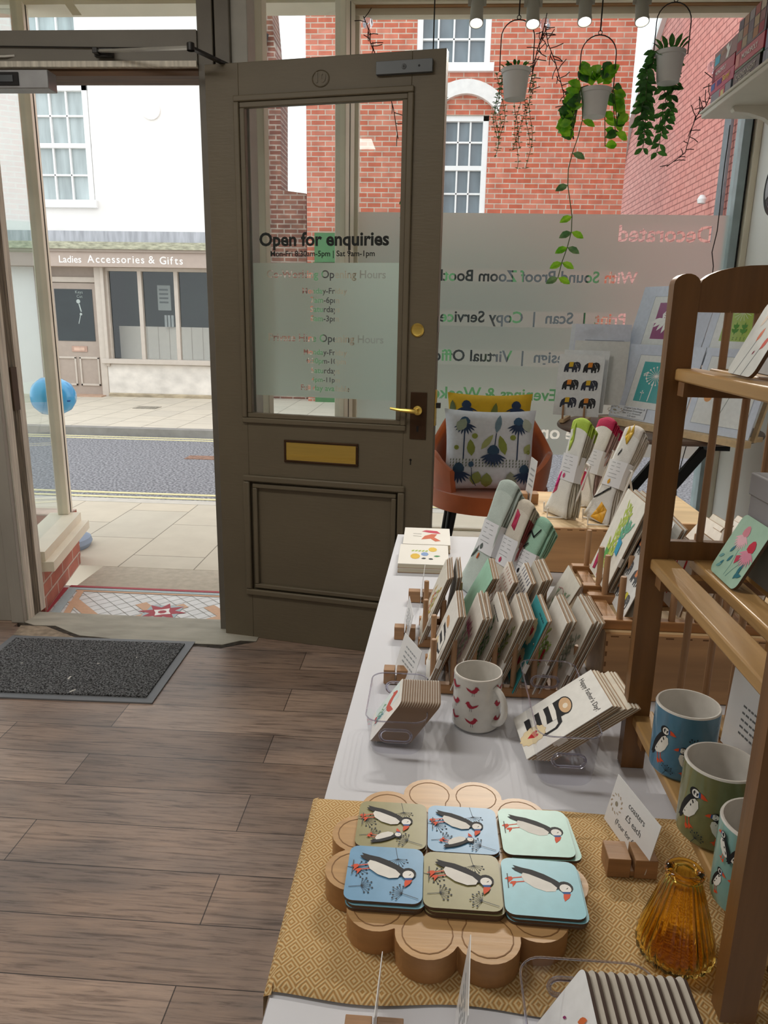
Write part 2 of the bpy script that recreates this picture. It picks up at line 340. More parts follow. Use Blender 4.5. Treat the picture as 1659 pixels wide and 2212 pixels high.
def elephant(body, cloth):
    return [(body, [(0, 0), (.02, .35), (.08, .60), (.25, .78), (.5, .82), (.62, .80), (.75, .86), (.92, .80), (1.0, .62), (1.0, .32), (.96, .12), (.90, .05), (.86, .12), (.90, .22), (.88, .36), (.82, .38), (.80, .2), (.80, 0), (.70, 0), (.70, .18), (.62, .18), (.60, 0), (.50, 0), (.48, .28), (.30, .28), (.28, 0), (.18, 0), (.17, .12), (.12, .12), (.10, 0)]),
            (cloth, [(.30, .82), (.56, .84), (.54, .44), (.28, .42)]), strk('#e8e8e8', [(.66, .70), (.72, .60), (.76, .44), (.84, .50)], .018), circ('#e8e8e8', .84, .66, .02, 6)]
def heart(c, x, y, s): return (c, [(x, y-.5*s), (x+.42*s, y+.05*s), (x+.40*s, y+.35*s), (x+.2*s, y+.45*s), (x, y+.25*s), (x-.2*s, y+.45*s), (x-.40*s, y+.35*s), (x-.42*s, y+.05*s)])
def biscuit(x, y, r):
    p = [(x+math.cos(2*math.pi*i/48)*r*(1+.06*math.cos(12*2*math.pi*i/48)), y+math.sin(2*math.pi*i/48)*r*(1+.06*math.cos(12*2*math.pi*i/48))) for i in range(48)]
    return [('#d9b98a', [(x+(a-x)*1.04, y+(b-y)*1.04) for a, b in p]), ('#ead9b0', p), heart('#c8202c', x, y, r*.95)]
def bird(c):
    return [(c, [(0, .55), (.15, .75), (.30, .78), (.36, .60), (.55, .45), (.8, .55), (1, .62), (.85, .42), (.6, .28), (.35, .25), (.18, .38), (.1, .55)]),
            strk('#555555', [(.38, .26), (.36, .02)], .03), strk('#555555', [(.5, .28), (.5, .02)], .03)]
def foliage(rnd, cols, n=40, x0=.15, x1=.85, y0=.1, y1=.85, stems=4, pot=None):
    o = []
    for i in range(stems):
        sx = x0+(x1-x0)*(i+.5)/stems; bx = .5+(sx-.5)*.35; ty = y0+(y1-y0)*rnd.uniform(.6, 1); c = cols[i % len(cols)]
        o.append(strk(c, [(bx, y0), ((sx+bx)/2, (y0+ty)/2), (sx, ty)], .012))
        for k in range(n//stems):
            t = .15+.85*k/(n/stems); px, py = bx+(sx-bx)*t, y0+(ty-y0)*t; a = math.pi/2+(1 if k % 2 else -1)*rnd.uniform(.5, 1.1)
            o.append(leaf(c, px, py, a, rnd.uniform(.09, .15), rnd.uniform(.03, .05)))
    if pot: o.append((pot, [(.38, y0+.05), (.62, y0+.05), (.58, y0-.08), (.42, y0-.08)]))
    return o
def coneflower(head, petal, x, y, s, stem=None, n=10):
    o = []
    if stem: o.append(strk(stem, [(x, y), (x+.02, y-s*1.9)], s*.09))
    for i in range(n):
        a = -math.pi/2+(i/(n-1)-.5)*2.3; o.append(leaf(petal, x, y+s*.1, a, s*(1.0-.15*abs(i-n/2)/n), s*.17))
    o.append((head, [(x-.36*s, y+.1*s), (x-.38*s, y+.35*s), (x-.2*s, y+.62*s), (x, y+.7*s), (x+.2*s, y+.62*s), (x+.38*s, y+.35*s), (x+.36*s, y+.1*s), (x, y)]))
    return o
def scribble(rnd, x, y, w_, h_, c='#777777', rows=3):
    o = []
    for r_ in range(rows):
        k = y+h_-r_*h_/rows; q = x
        while q < x+w_:
            l = rnd.uniform(.2, .5)*h_/rows*2; o.append(strk(c, [(q, k), (min(q+l, x+w_), k)], h_/rows*.3)); q += l*1.4
    return o
# ================================================================== room shell and shopfront
PAINT = mat('taupe_door_paint', '#6a614f', .5, var=.07, scale=(3, 3, 5), bump=.08, bscale=(20, 20, 120))
FRAMEP = mat('grey_frame_paint', '#a39f96', .5, var=.08, scale=(4, 4, 3), bump=.12, bscale=(60, 60, 6))
CREAM = mat('cream_gloss_paint', '#ece4cf', .35, var=.06, scale=(5, 5, 5), bump=.05)
PEEL = mat('peeling_white_paint', '#d8d2c4', .6, var=.25, scale=(60, 60, 4), bump=.5)
CRACK = mat('dark_weathered_gap', '#3a332a', .9, var=.5, scale=(60, 60, 8), bump=.6)
WALLP = mat('white_wall_paint', '#e4e2dc', .7, var=.03, scale=(2, 2, 2))
CEILP = mat('pale_ceiling_paint', '#dcd9d0', .7, var=.04, scale=(2, 2, 2))
RAWW = mat('bare_wood_batten', '#a9815a', .6, var=.2, scale=(2, 40, 40))
BRICKL = brick('low_red_brick', '#c07866', '#cc8c7a', '#d4bcae', axis='yz', bump=1, var=.6)
FLOORM = plank_floor()
def struct(name, b, parent=None, label=None, cat=None, bevel=0):
    return b.build(name, parent, bevel=bevel, label=label, cat=cat, kind='structure' if parent is None else None)
b = MB().box((-3.2, -3, -.06), (1.62, 3.06, 0), FLOORM).box((-3.2, 3.06, -.06), (-1.90, 3.20, 0), FLOORM).box((-.76, 3.06, -.06), (1.62, 3.32, 0), FLOORM); struct('floor', b, label='dark brown wood-effect vinyl plank floor of the shop', cat='floor')
WH_ = 2.95
b = MB().box((-3.2, -3, WH_), (1.62, 3.12, 3.05), CEILP)
struct('ceiling', b, label='pale painted shop ceiling', cat='ceiling')
b = MB().box((-.80, 3.12, WH_), (1.62, 4.16, 3.05), CEILP); struct('ceiling_window_soffit', b, label='pale soffit above the display window with the spotlights', cat='ceiling')
b = MB().box((1.58, -3, 0), (1.70, 4.30, WH_), WALLP); struct('wall_right', b, label='white wall on the right beside the display window', cat='wall')
b = MB().box((-3.30, -3, 0), (-3.2, 3.3, WH_), WALLP); struct('wall_left', b, label='white side wall on the left', cat='wall')
b = MB().box((-3.3, -3.1, 0), (1.7, -3, WH_), WALLP); struct('wall_back', b, label='white wall at the back of the shop', cat='wall')
# raised display platforms inside both bays
b = MB().prism([(-.74, 3.30), (1.58, 3.30), (1.58, 4.10), (-.45, 4.10)], 0, .12, FLOORM); struct('floor_window_platform', b, label='raised floor of the right display window', cat='floor')
b = MB().prism([(-3.2, 3.20), (-1.97, 3.20), (-2.22, 4.10), (-3.2, 4.10)], -.05, .08, FLOORM); struct('floor_left_platform', b, label='wood floor of the left display window beyond the grey post', cat='floor')
# stone threshold with broken front edge and the dark gap before it
edge = [(75, 1352), (120, 1353), (150, 1366), (172, 1374), (215, 1378), (262, 1384), (330, 1387), (395, 1389), (430, 1392), (480, 1394), (520, 1385)]
pe = [onz(x, y, 0) for x, y in edge]
STONE = mat('worn_threshold_stone', '#a9a598', .8, var=.16, scale=(6, 20, 6), bump=.25)
poly = [(p.x, p.y) for p in pe]+[(-.75, pe[-1].y), (-.75, 3.235), (-1.93, 3.235), (-1.90, 3.12)]
b = MB().prism(poly, -.05, .004, STONE); struct('floor_threshold', b, label='worn grey stone threshold with a chipped front edge', cat='threshold')
poly = [(p.x, p.y-.03-.012*math.sin(i*2.1)) for i, p in enumerate(pe)]+[(-.75, pe[-1].y), (-.75, 3.2), (-1.9, 3.2), (-1.9, 3.1)]
b = MB().prism(poly, -.05, .0015, CRACK); struct('floor_threshold_gap', b, label='dark gap between the stone threshold and the vinyl floor', cat='gap')
poly = [(onz(x, y, 0).x, onz(x, y, 0).y) for x, y in [(30, 1372), (45, 1352), (100, 1354), (140, 1370), (165, 1379), (120, 1381)]]
b = MB().prism(poly, -.04, .003, mat('torn_underlay', '#9a8b78', .9, var=.3, scale=(30, 30, 30), bump=.5)); struct('floor_torn_edge', b, label='torn beige floor edge left of the threshold', cat='floor')

# door frame: left post, mullion, transom, fanlight
b = MB().box((-2.03, 3.12, 0), (-1.93, 3.28, WH_), FRAMEP).box((-1.93, 3.10, 0), (-1.868, 3.13, WH_), FRAMEP).box((-1.93, 3.13, 0), (-1.862, 3.185, WH_), PEEL)
b.box((-1.93, 3.185, 0), (-1.866, 3.25, WH_), mat('bare_post_timber', '#6f6758', .85, var=.6, scale=(90, 90, 5), bump=.8)).box((-1.93, 3.25, 0), (-1.868, 3.30, WH_), PEEL)
o = struct('trim_1', b, label='grey and peeling white door post left of the doorway', cat='door post', bevel=.003)
hb = MB().box((-1.90, 3.195, .98), (-1.858, 3.24, 1.17), mat('hinge_brown', '#4a3a2c', .5)).build('strike_plate', o)
MB().box((-2.01, 3.085, 1.36), (-1.95, 3.101, 1.46), mat('dark_lock_case', '#34363a', .4, .4)).box((-2.0, 3.08, 1.385), (-1.975, 3.087, 1.435), ink('#121316')).build('lock_case', o)
b = MB().box((-.945, 3.13, 0), (-.885, 3.27, WH_), mat('dark_mullion_paint', '#6f6a60', .5, var=.08, bump=.1)).box((-.877, 3.13, 0), (-.82, 3.27, WH_), MATS['dark_mullion_paint'])
b.box((-.885, 3.15, 0), (-.877, 3.26, WH_), CRACK).box((-.82, 3.15, 0), (-.755, 3.28, WH_), mat('pale_mullion_paint', '#a8a69d', .5, var=.07, bump=.1))
struct('trim_2', b, label='upright grey post between the doorway and the display window', cat='door post', bevel=.003)
b = MB().box((-3.2, 3.12, 2.335), (-.945, 3.27, 2.455), mat('transom_paint', '#77736a', .5, var=.08, scale=(4, 4, 4), bump=.15)).box((-3.2, 3.13, 2.30), (-.945, 3.25, 2.336), mat('brown_lintel_wood', '#5a4028', .6, var=.35, scale=(3, 40, 40), bump=.2))
b.box((-3.2, 3.105, 2.325), (-.945, 3.13, 2.345), PEEL)
tr = struct('trim_3', b, label='grey transom bar above the doorway with cable and closer fixing', cat='door frame')
b = MB().box((-3.2, 3.13, 2.89), (-.945, 3.27, WH_), CREAM); struct('trim_4', b, label='cream head rail above the fanlight', cat='door frame')
w1 = thing('window_1', 'clear fanlight pane above the doorway', 'window', (-1.5, 3.2, 2.455), kind='structure')
MB().box((-1.80, 3.197, 2.455), (-.945, 3.203, 2.89), GLASS).build('pane', w1)
MB().box((-3.2, 3.197, 2.455), (-1.97, 3.203, 2.89), GLASS).build('pane', w1)
MB().box((-1.97, 3.15, 2.455), (-1.80, 3.25, 2.89), CREAM).build('window_frame', w1)
# cable with connectors along the transom
b = MB().tube([(-2.2, 3.112, 2.40), (-1.7, 3.112, 2.398), (-1.3, 3.112, 2.392), (-1.05, 3.112, 2.39)], .0025, ink('#25221e'))
b.box((-1.86, 3.105, 2.39), (-1.83, 3.118, 2.405), ink('#1c1a18')).tube([(-1.83, 3.11, 2.398), (-1.80, 3.10, 2.385), (-1.79, 3.112, 2.395), (-1.76, 3.11, 2.398)], .004, ink('#d8d4cc'))
b.build('cable', label='thin black cable clipped along the grey transom bar', cat='cable')
b = MB().tube([(-2.2, 3.108, 2.362), (-1.70, 3.108, 2.362), (-1.665, 3.12, 2.368)], .004, mat('white_cable', '#d9d7d0', .4)); b.build('cable', label='short white cable entering a hole in the transom above the magnetic lock', cat='cable')
# left bay: riser, glass, splayed side window with brick base
b = MB().box((-3.2, 3.05, -.05), (-2.03, 3.25, .10), FRAMEP).box((-3.2, 3.12, .085), (-2.03, 3.27, .115), CREAM).box((-2.5, 3.14, .02), (-2.07, 3.15, .075), FRAMEP)
struct('wall_left_riser', b, label='low grey panelled riser under the left display glass', cat='wall')
w2 = thing('window_2', 'inner glass of the left display window beside the grey post', 'window', (-2.6, 3.2, .115), kind='structure')
MB().box((-3.2, 3.197, .115), (-2.03, 3.203, 2.30), GLASS).build('pane', w2)
def lerp2(a, b_, t): return (a[0]+(b_[0]-a[0])*t, a[1]+(b_[1]-a[1])*t)
def splay(name, A, B, out, zs, zt, label, n):
    """window side running from the door post (A) to the corner post (B); out = +1/-1 side of the lobby in X"""
    dx, dy = B[0]-A[0], B[1]-A[1]; l = math.hypot(dx, dy); d = Vector((dx/l, dy/l, 0)); nn = Vector((d.y, -d.x, 0))*out
    A3 = Vector((*A, 0)); ax = (d, nn, Z3)
    wb = MB().obox(A3+d*(l/2)-nn*.04+Z3*((zs-.10-.05)/2-.0), (l, .14, zs-.10+.05), BRICKL, ax)
    wb.obox(A3+d*(l/2)+Z3*(zs-.075), (l+.02, .19, .05), CREAM, ax).obox(A3+d*(l/2)-nn*.03+Z3*(zs-.025), (l, .17, .05), CREAM, ax)
    ws = struct('wall_'+name, wb, label=label[0], cat='low wall')
    wn = thing('window_%d' % n, label[1], 'window', (A3+d*(l/2)+Z3*zs), kind='structure')
    g = MB().obox(A3+d*(l/2)-nn*.03+Z3*((zs+zt)/2), (l-.06, .006, zt-zs), GLASS, ax); g.build('pane', wn)
    p = MB().obox(A3+d*(l-.03)-nn*.03+Z3*((zs+zt)/2), (.05, .06, zt-zs), CREAM, ax).obox(A3+d*(l+.028)-nn*.03+Z3*((zs+zt)/2), (.05, .06, zt-zs), CREAM, ax).obox(A3+d*(l)-nn*.028+Z3*((zs+zt)/2), (.012, .062, zt-zs), CRACK, ax)
    p.obox(A3+d*.03-nn*.03+Z3*((zs+zt)/2), (.04, .05, zt-zs), CREAM, ax); p.build('window_frame', wn, bevel=.004)
splay('left_splay', (-1.93, 3.34), (-2.11, 4.10), 1, .27, 2.90, ('low red brick wall with cream sill left of the tiled lobby', 'clear splayed side glass of the left display window with cream posts'), 3)
splay('right_splay', (-.79, 3.32), (-.52, 4.10), -1, .22, 2.90, ('low brick wall with cream sill right of the tiled lobby behind the open door', 'clear splayed side glass of the right display window behind the open door'), 4)
w5 = thing('window_5', 'street glass of the left display window', 'window', (-2.7, 4.15, .27), kind='structure')
MB().box((-3.4, 4.147, .27), (-2.18, 4.153, 2.9), GLASS).build('pane', w5)
b = MB().box((-3.4, 4.10, -.05), (-2.15, 4.25, .25), BRICKL); struct('wall_left_front', b, label='low brick wall under the left display window', cat='low wall')
# right bay front window
b = MB().box((-.52, 4.12, -.05), (1.58, 4.26, .185), mat('painted_plinth', '#cfcabd', .7, bump=.1)).box((-.52, 4.06, .18), (1.58, 4.30, .22), CREAM)
struct('wall_front_plinth', b, label='painted low wall and cream sill under the big display window', cat='low wall')
w6 = thing('window_6', 'large display window with frosted lettering film', 'window', (.5, 4.2, .385), kind='structure')
MB().box((-.45, 4.197, .22), (1.50, 4.203, 2.90), GLASS).build('pane', w6)
fr = MB().box((1.495, 4.15, .22), (1.535, 4.25, 2.90), mat('grey_blue_frame', '#9fb0b4', .4)).box((1.535, 4.17, .22), (1.55, 4.23, 2.9), ink('#33373a')).box((1.55, 4.13, .22), (1.58, 4.25, 2.9), CREAM)
fr.box((-.52, 4.15, .22), (-.475, 4.25, 2.95), mat('lead_corner_post', '#8d9294', .4)).box((-.475, 4.16, .22), (-.455, 4.24, 2.95), ink('#3d4144')).box((-.455, 4.17, .22), (-.43, 4.24, 2.95), CREAM)
fr.box((-.45, 4.18, .22), (1.5, 4.22, .235), CREAM); fr.build('window_frame', w6, bevel=.003)
fr = MB().box((-.45, 4.13, 2.895), (1.58, 4.18, 2.925), RAWW).box((-.45, 4.16, 2.865), (1.58, 4.22, 2.897), CREAM); fr.build('head_rail', w6)
def winmap(x, z, h): return Vector((x, 4.192-h, z))
def wx(px, py): return ony(px, py, 4.192).x
def wz(px, py): return ony(px, py, 4.192).z
fl = []
def wl(txt, rpx, lpx, py, bold=.02):
    fl.append((txt, wx(lpx, py), wx(rpx, py), wz((rpx+lpx)/2, py), bold))
wl('With Sound Proof Zoom Booth', 1376, 942, 609); wl('Print  |  Scan  |  Copy Service', 1350, 950, 698)
wl('esign  |  Virtual Office', 1219, 922, 781); wl('Evenings & Weekends', 1201, 885, 862); wl('one or', 1285, 1168, 949); wl('Decorated', 1536, 1335, 522)
FILM = film_with_cutouts((-.43, wz(1300, 985), 1.493, wz(1525, 465)), fl, winmap, FROST, mirror=True)
FILM.build('frosted_film', w6, smooth=0, label='frosted film with mirrored cut-out lettering')
b = MB().box((-3.4, 4.10, 2.90), (1.7, 4.26, 3.4), CREAM); struct('trim_5', b, label='cream fascia beam over the shopfront', cat='fascia')
b = MB().box((-3.2, 3.27, 2.97), (-.6, 4.10, 3.05), mat('peeling_soffit', '#cbb994', .8, var=.25, scale=(14, 14, 14), bump=.5)); struct('ceiling_lobby', b, label='cream peeling soffit over the entrance lobby', cat='ceiling')
b = MB(); P = [(-1.93, 3.98, 2.97), (-1.905, 3.97, 2.93), (-1.86, 3.96, 2.90), (-1.845, 3.955, 2.86), (-1.80, 3.95, 2.80)]
for i in range(4):
    p, q = Vector(P[i]), Vector(P[i+1]); b.add([p+X3*.0, p+X3*.045, q+X3*.045, q, p+Y3*.003, p+X3*.045+Y3*.003, q+X3*.045+Y3*.003, q+Y3*.003], [(0, 1, 2, 3), (7, 6, 5, 4), (0, 3, 7, 4), (1, 5, 6, 2)], CREAM)
b.build('peeling_strip', label='curled strip of peeling cream paint hanging above the doorway', cat='paint strip')

# ------------------------------------------------------------------ the open door
A_ = R(10.5); HN = Vector((-.935, 3.09, 0)); du = Vector((math.cos(A_), -math.sin(A_), 0)); dn = Vector((-math.sin(A_), -math.cos(A_), 0))   # dn faces the room
def D(u, v, h=0): return HN+du*u+Z3*v+dn*h
def DL(px, py):
    r_ = ray(px, py); t = (HN-CP).dot(dn)/r_.dot(dn); p = CP+r_*t; return ((p-HN).dot(du), p.z)
dax = (du, Z3, dn)
door = thing('door_1', 'open taupe painted shop door with glazed upper half and brass letter plate', 'door', HN, kind='structure')
b = MB()
def dbox(u0_, v0, u1, v1, h0, h1, mt, bb=None): (bb or b).obox(D((u0_+u1)/2, (v0+v1)/2, (h0+h1)/2), (abs(u1-u0_), abs(v1-v0), abs(h1-h0)), mt, dax)
W_, Ht = .957, 2.325
for q in ((.028, .0, .165, Ht), (.835, .0, W_, Ht), (.165, 2.185, .835, Ht), (.165, .75, .835, 1.0), (.165, .0, .835, .215)): dbox(*q, -.044, 0, PAINT)
dbox(.165, .215, .835, .75, -.034, -.016, PAINT)
b.build('leaf', door, bevel=.002)
def ring(u0_, v0, u1, v1, w_, h0, h1, mt, name, bev=.003):
    b = MB(); dbox(u0_, v0, u1, v0+w_, h0, h1, mt, b); dbox(u0_, v1-w_, u1, v1, h0, h1, mt, b); dbox(u0_, v0+w_, u0_+w_, v1-w_, h0, h1, mt, b); dbox(u1-w_, v0+w_, u1, v1-w_, h0, h1, mt, b)
    return b
ring(.145, .975, .845, 2.212, .022, 0, .012, PAINT, '').build('glazing_moulding', door, bevel=.004)
ring(.167, .997, .823, 2.19, .02, -.02, .004, PAINT, '').build('glazing_bead', door, bevel=.003)
g = ring(.14, .208, .848, .752, .028, 0, .014, PAINT, ''); g.build('panel_moulding', door, bevel=.006)
ring(.178, .24, .812, .715, .02, -.016, .002, PAINT, '').build('panel_bead', door, bevel=.004)
pn = MB(); dbox(.187, 1.015, .817, 2.175, -.022, -.018, GLASS, pn); pn = pn.build('pane', door)
def dm(x, z, h): return D(x, z, -.0165+h)
fd = []
for txt, a, c, y in (('Co-Working Opening Hours', 573, 831, 600), ('Monday-Friday', 650, 747, 634), ('7am-6pm', 668, 730, 654), ('Saturdays', 667, 731, 674), ('8am-3pm', 668, 729, 694),
        ('Private Hire Opening Hours', 577, 826, 739), ('Monday-Friday', 653, 747, 767), ('6:30pm-10pm', 659, 744, 786), ('Saturdays', 669, 731, 807), ('4pm-11pm', 670, 731, 826), ('Full day available', 647, 753, 845)):
    fd.append((txt, DL(a, y)[0], DL(c, y)[0], DL((a+c)/2, y)[1], .014))
film_with_cutouts((.20, DL(700, 860)[1], .815, DL(700, 567)[1]), fd, dm, FROSTD).build('frosted_film', pn, smooth=0, label='frosted film with cut-out opening hours')
t = MB(); a, c = DL(557, 530), DL(838, 530); t.text('Open for enquiries', dm, width=c[0]-a[0], x=a[0], y=a[1], col='#07100c', bold=.03)
a, c = DL(581, 553), DL(807, 553); t.text('Mon-Fri 8:30am-5pm | Sat 9am-1pm', dm, width=c[0]-a[0], x=a[0], y=a[1], col='#07100c', bold=.015); t.build('lettering', pn, smooth=0, label='black opening times lettering')
BRASS = mat('polished_brass', '#e2c468', .3, .85, var=.06, scale=(3, 3, 80)); BRNZ = mat('tarnished_bronze', '#4a3626', .45, .7, var=.2)
b = ring(.328, .818, .650, .912, .010, 0, .008, BRNZ, ''); lp = b.build('letter_plate', door, bevel=.002, label='brass letter plate')
b = MB(); dbox(.338, .828, .640, .902, 0, .005, BRASS, b)
for k in range(3): dbox(.338, .838+k*.006, .640, .840+k*.006, .005, .0065, BRASS, b)
b.build('flap', lp)
b = MB(); dbox(.862, .945, .927, 1.13, 0, .004, BRNZ, b); hp = b.build('lock_plate', door, bevel=.001, label='dark bronze lock plate')
b = MB().lathe([(.018, 0), (.018, .01), (.009, .012), (.009, .05), (0, .052)], D(.893, 1.06, .004), BRASS, 20, (du, Z3, dn)).tube([D(.893, 1.06, .05), D(.87, 1.062, .055), D(.83, 1.063, .05), D(.79, 1.067, .04)], [.009, .009, .007, .005], BRASS)
b.build('lever_handle', hp)
b = MB(); dbox(.889, .975, .897, .998, .004, .0046, BK if False else ink('#0c0a08'), b); b.build('keyhole', hp)
MB().lathe([(.026, 0), (.026, .004), (.021, .008), (.021, .006), (.017, .005), (0, .005)], D(.881, 1.366, 0), BRASS, 24, (du, Z3, dn)).build('cylinder_lock', door, label='round brass lock cylinder')
b = MB().lathe([(.005, 0), (.005, .001), (0, .001)], D(.868, .86), ink('#0c0a08'), 10, (du, Z3, dn)); dbox(.866, .84, .870, .86, 0, .001, ink('#0c0a08'), b); b.build('keyhole', door)
b = MB(); MAG = mat('grey_armature_steel', '#5d6163', .45, .3, var=.05); u_, v_ = DL(875, 147); b.obox(D(u_, v_, .009), (.205, .042, .018), MAG, (du, Z3, dn))
b.lathe([(.009, 0), (.009, .002), (.004, .003), (0, .001)], D(u_, v_, .018), MAG, 16, (du, Z3, dn)).lathe([(.004, 0), (.004, .001), (0, .001)], D(u_+.055, v_, .018), ink('#2b2d2e'), 10, (du, Z3, dn)); b.build('armature_plate', door, bevel=.001, label='grey steel magnetic lock plate')
b = MB(); EM = D(.493, 2.253, 0); b.lathe([(.030, 0), (.0325, .003), (.035, 0)], EM, PAINT, 28, (du, Z3*.85, dn)); b.lathe([(.029, 0), (.029, .0008), (0, .0008)], EM, PAINT, 28, (du, Z3*.85, dn))
b.text('10', lambda x, y, h: EM+du*x+Z3*y+dn*(.001+h), height=.032, y=-.011, x=0, center=True, mt=PAINT, bold=.04, eps=.0015); b.build('number_emblem', door, label='painted-over oval number 10')
b = MB(); dbox(W_-.002, 1.0, W_+.004, 1.14, -.035, -.01, BRASS, b); dbox(W_+.0, 1.07, W_+.02, 1.09, -.03, -.012, ink('#1e1b18'), b); b.build('latch', door)
b = MB(); dbox(W_-.002, 1.36, W_+.003, 1.42, -.035, -.01, mat('steel_grey', '#9a9c9c', .35, .8), b); b.build('strike', door)
# door closer arm and magnetic lock
hk = Vector((-1.30, 3.10, 2.37)); el = ony(412, 103, 2.93); dt = D(.12, 2.325, -.05)
ca = thing('door_closer_arm', 'folding black and silver closer arm reaching from the transom to the door top', 'door closer', hk)
STEELD = mat('dark_closer_steel', '#2c2b2a', .4, .4); STEELL = mat('satin_arm_steel', '#bdbdb8', .3, .8)
b = MB().obox(hk+Vector((0, -.0, 0)), (.07, .02, .03), STEELD).obox(hk+Vector((-.022, -.02, 0)), (.02, .03, .02), STEELD); b.build('bracket', ca, bevel=.002)
MB().bar(hk+Vector((-.01, -.02, 0)), el, .018, .008, STEELL).build('forearm', ca); MB().bar(el, dt, .020, .009, STEELD).build('main_arm', ca)
MB().lathe([(.014, -.01), (.014, .014), (.006, .018), (0, .018)], el, STEELD, 16).build('elbow_pivot', ca)
ml = thing('magnetic_lock', 'slim grey magnetic lock fixed under the transom at upper left', 'lock', (-1.72, 3.08, 2.24))
b = MB().box((-1.86, 3.05, 2.235), (-1.505, 3.12, 2.30), mat('anodised_lock_grey', '#8f9091', .4, .4)); b.build('body', ml, bevel=.003)
b = MB().box((-1.84, 3.045, 2.245), (-1.62, 3.051, 2.29), ink('#0d0d0e')).box((-1.825, 3.042, 2.256), (-1.64, 3.046, 2.279), mat('lock_core', '#4b4f52', .35, .6)); b.build('magnet_face', ml)

# ================================================================== street
FLAG = brick('street_flagstones', '#cdc2ad', '#c3bcab', '#857d6e', row=.46, bw=.72, axis='yx', bump=.2, mort=.004, var=.12)
FLAG2 = brick('far_flagstones', '#cfc6b4', '#c6beae', '#857d6e', row=.46, bw=.62, axis='yx', bump=.2, mort=.006, var=.12)
ASPH = speckle('grey_asphalt', '#505054', '#a2a2a5', 45, .95, .6, .36, .66)
b = MB().box((-14, 4.08, -.30), (14, 5.62, -.05), FLAG).box((-1.93, 3.72, -.2), (-.6, 4.08, -.051), mat('lobby_concrete', '#b4ab9a', .9, var=.1, scale=(25, 25, 25), bump=.3)); struct('ground_near_pavement', b, label='beige flagstone pavement outside the doorway', cat='pavement')
b = MB().box((-14, 5.62, -.30), (14, 5.74, -.048), mat('kerb_stone', '#c4beb2', .85, var=.1, scale=(8, 8, 8), bump=.2)); struct('ground_near_kerb', b, label='pale kerb on the near side of the street', cat='kerb')
b = MB().box((-14, 5.74, -.30), (14, 8.95, -.055), ASPH); struct('ground_road', b, label='grey asphalt road', cat='road')
b = MB().box((-14, 8.95, -.30), (14, 9.10, .04), mat('far_kerb_stone', '#8d8a84', .85, var=.15, scale=(6, 6, 6), bump=.3)); struct('ground_far_kerb', b, label='dark grey kerb on the far side of the street', cat='kerb')
b = MB().box((-14, 9.10, -.30), (14, 20, .035), FLAG2); struct('ground_far_pavement', b, label='pale flagstone pavement across the street', cat='pavement')
YEL = mat('worn_yellow_line_paint', '#ddd3a2', .8, var=.12, scale=(20, 60, 20))
for lb, a, c in (('inner double yellow line along the near kerb', 5.79, 5.84), ('outer double yellow line beside the near kerb', 5.93, 5.98), ('double yellow line nearest the far kerb', 8.84, 8.89), ('second yellow line off the far kerb', 8.70, 8.75)):
    MB().box((-14, a, -.056), (14, c, -.051), YEL).build('road_line', label=lb, cat='road marking', group='yellow lines on the road')
MB().box((-2.6, 7.55, -.056), (-2.2, 7.75, -.050), mat('rusty_iron', '#8a6a58', .7, var=.4, scale=(40, 40, 40), bump=.5)).build('drain_cover', label='rusty drain cover in the road', cat='drain cover')
MB().box((-4.55, 11.0, .036), (-4.2, 11.3, .040), mat('grey_iron', '#8d8779', .7, var=.4, scale=(70, 8, 40))).build('drain_cover', label='small grey grating in the far pavement', cat='drain cover')
# mosaic lobby floor
b = MB(); zf = -.05
lob = [(-1.95, 3.20), (-.72, 3.20), (-.62, 3.74), (-2.02, 3.74)]
b.prism(lob, -.2, zf, mat('white_mosaic', '#dedfdd', .35, var=.08, scale=(9, 9, 9)))
mpz = lambda x, y, h: Vector((x, y, zf+.0006+h))
RED, BLU, BGE, DRK = '#a8404a', '#a9bcc0', '#cfa787', '#8d8a84'
sh = []; lb_, rb_ = -1.87, -.7; yb, yt = 3.22, 3.66
def clipd(pts): return [(min(max(x, -1.86), -.66), min(max(y, yb), yt)) for x, y in pts]
for k in range(-5, 18):
    for sgn in (1, -1):
        x0_ = -1.95+k*.087; sh.append(strk(DRK, [(x0_, yb), (x0_+sgn*(yt-yb), yt)], .0025))
for k in range(4):
    for sgn in (1, -1):
        x0_ = -1.54+k*.36; sh.append(strk(BGE, [(x0_, yb), (x0_+sgn*.30, yb+.30)], .06))
for k in range(4): sh.append(rect(BLU, -1.54+k*.36-.03, 3.22, -1.54+k*.36+.03, 3.27))
cx_, cy_ = -1.33, 3.42
star = [(cx_+(.125 if i % 2 == 0 else .062)*math.cos(i*math.pi/8), cy_+(.115 if i % 2 == 0 else .062)*math.sin(i*math.pi/8)) for i in range(16)]
sh.append(rect(BLU, cx_-.085, cy_-.07, cx_+.085, cy_+.085)); sh.append((RED, star)); sh.append(('#efeeea', [(cx_+.055*math.cos(R(22.5)+i*math.pi/4)*(1 if i % 2 else .6), cy_+.055*math.sin(R(22.5)+i*math.pi/4)*(1 if i % 2 else .6)) for i in range(8)])); sh.append(circ(RED, cx_, cy_, .022, 8))
sh.append(rect(BGE, -1.92, 3.655, -.65, 3.675)); sh.append(rect(BLU, -1.95, 3.68, -.65, 3.705)); sh.append(rect(RED, -1.96, 3.715, -.64, 3.74))
sh.append((BGE, [(-1.78, 3.22), (-1.745, 3.22), (-1.85, 3.66), (-1.885, 3.66)])); sh.append((BLU, [(-1.85, 3.22), (-1.80, 3.22), (-1.90, 3.68), (-1.95, 3.68)])); sh.append((RED, [(-1.89, 3.22), (-1.865, 3.22), (-1.955, 3.70), (-1.99, 3.70)]))
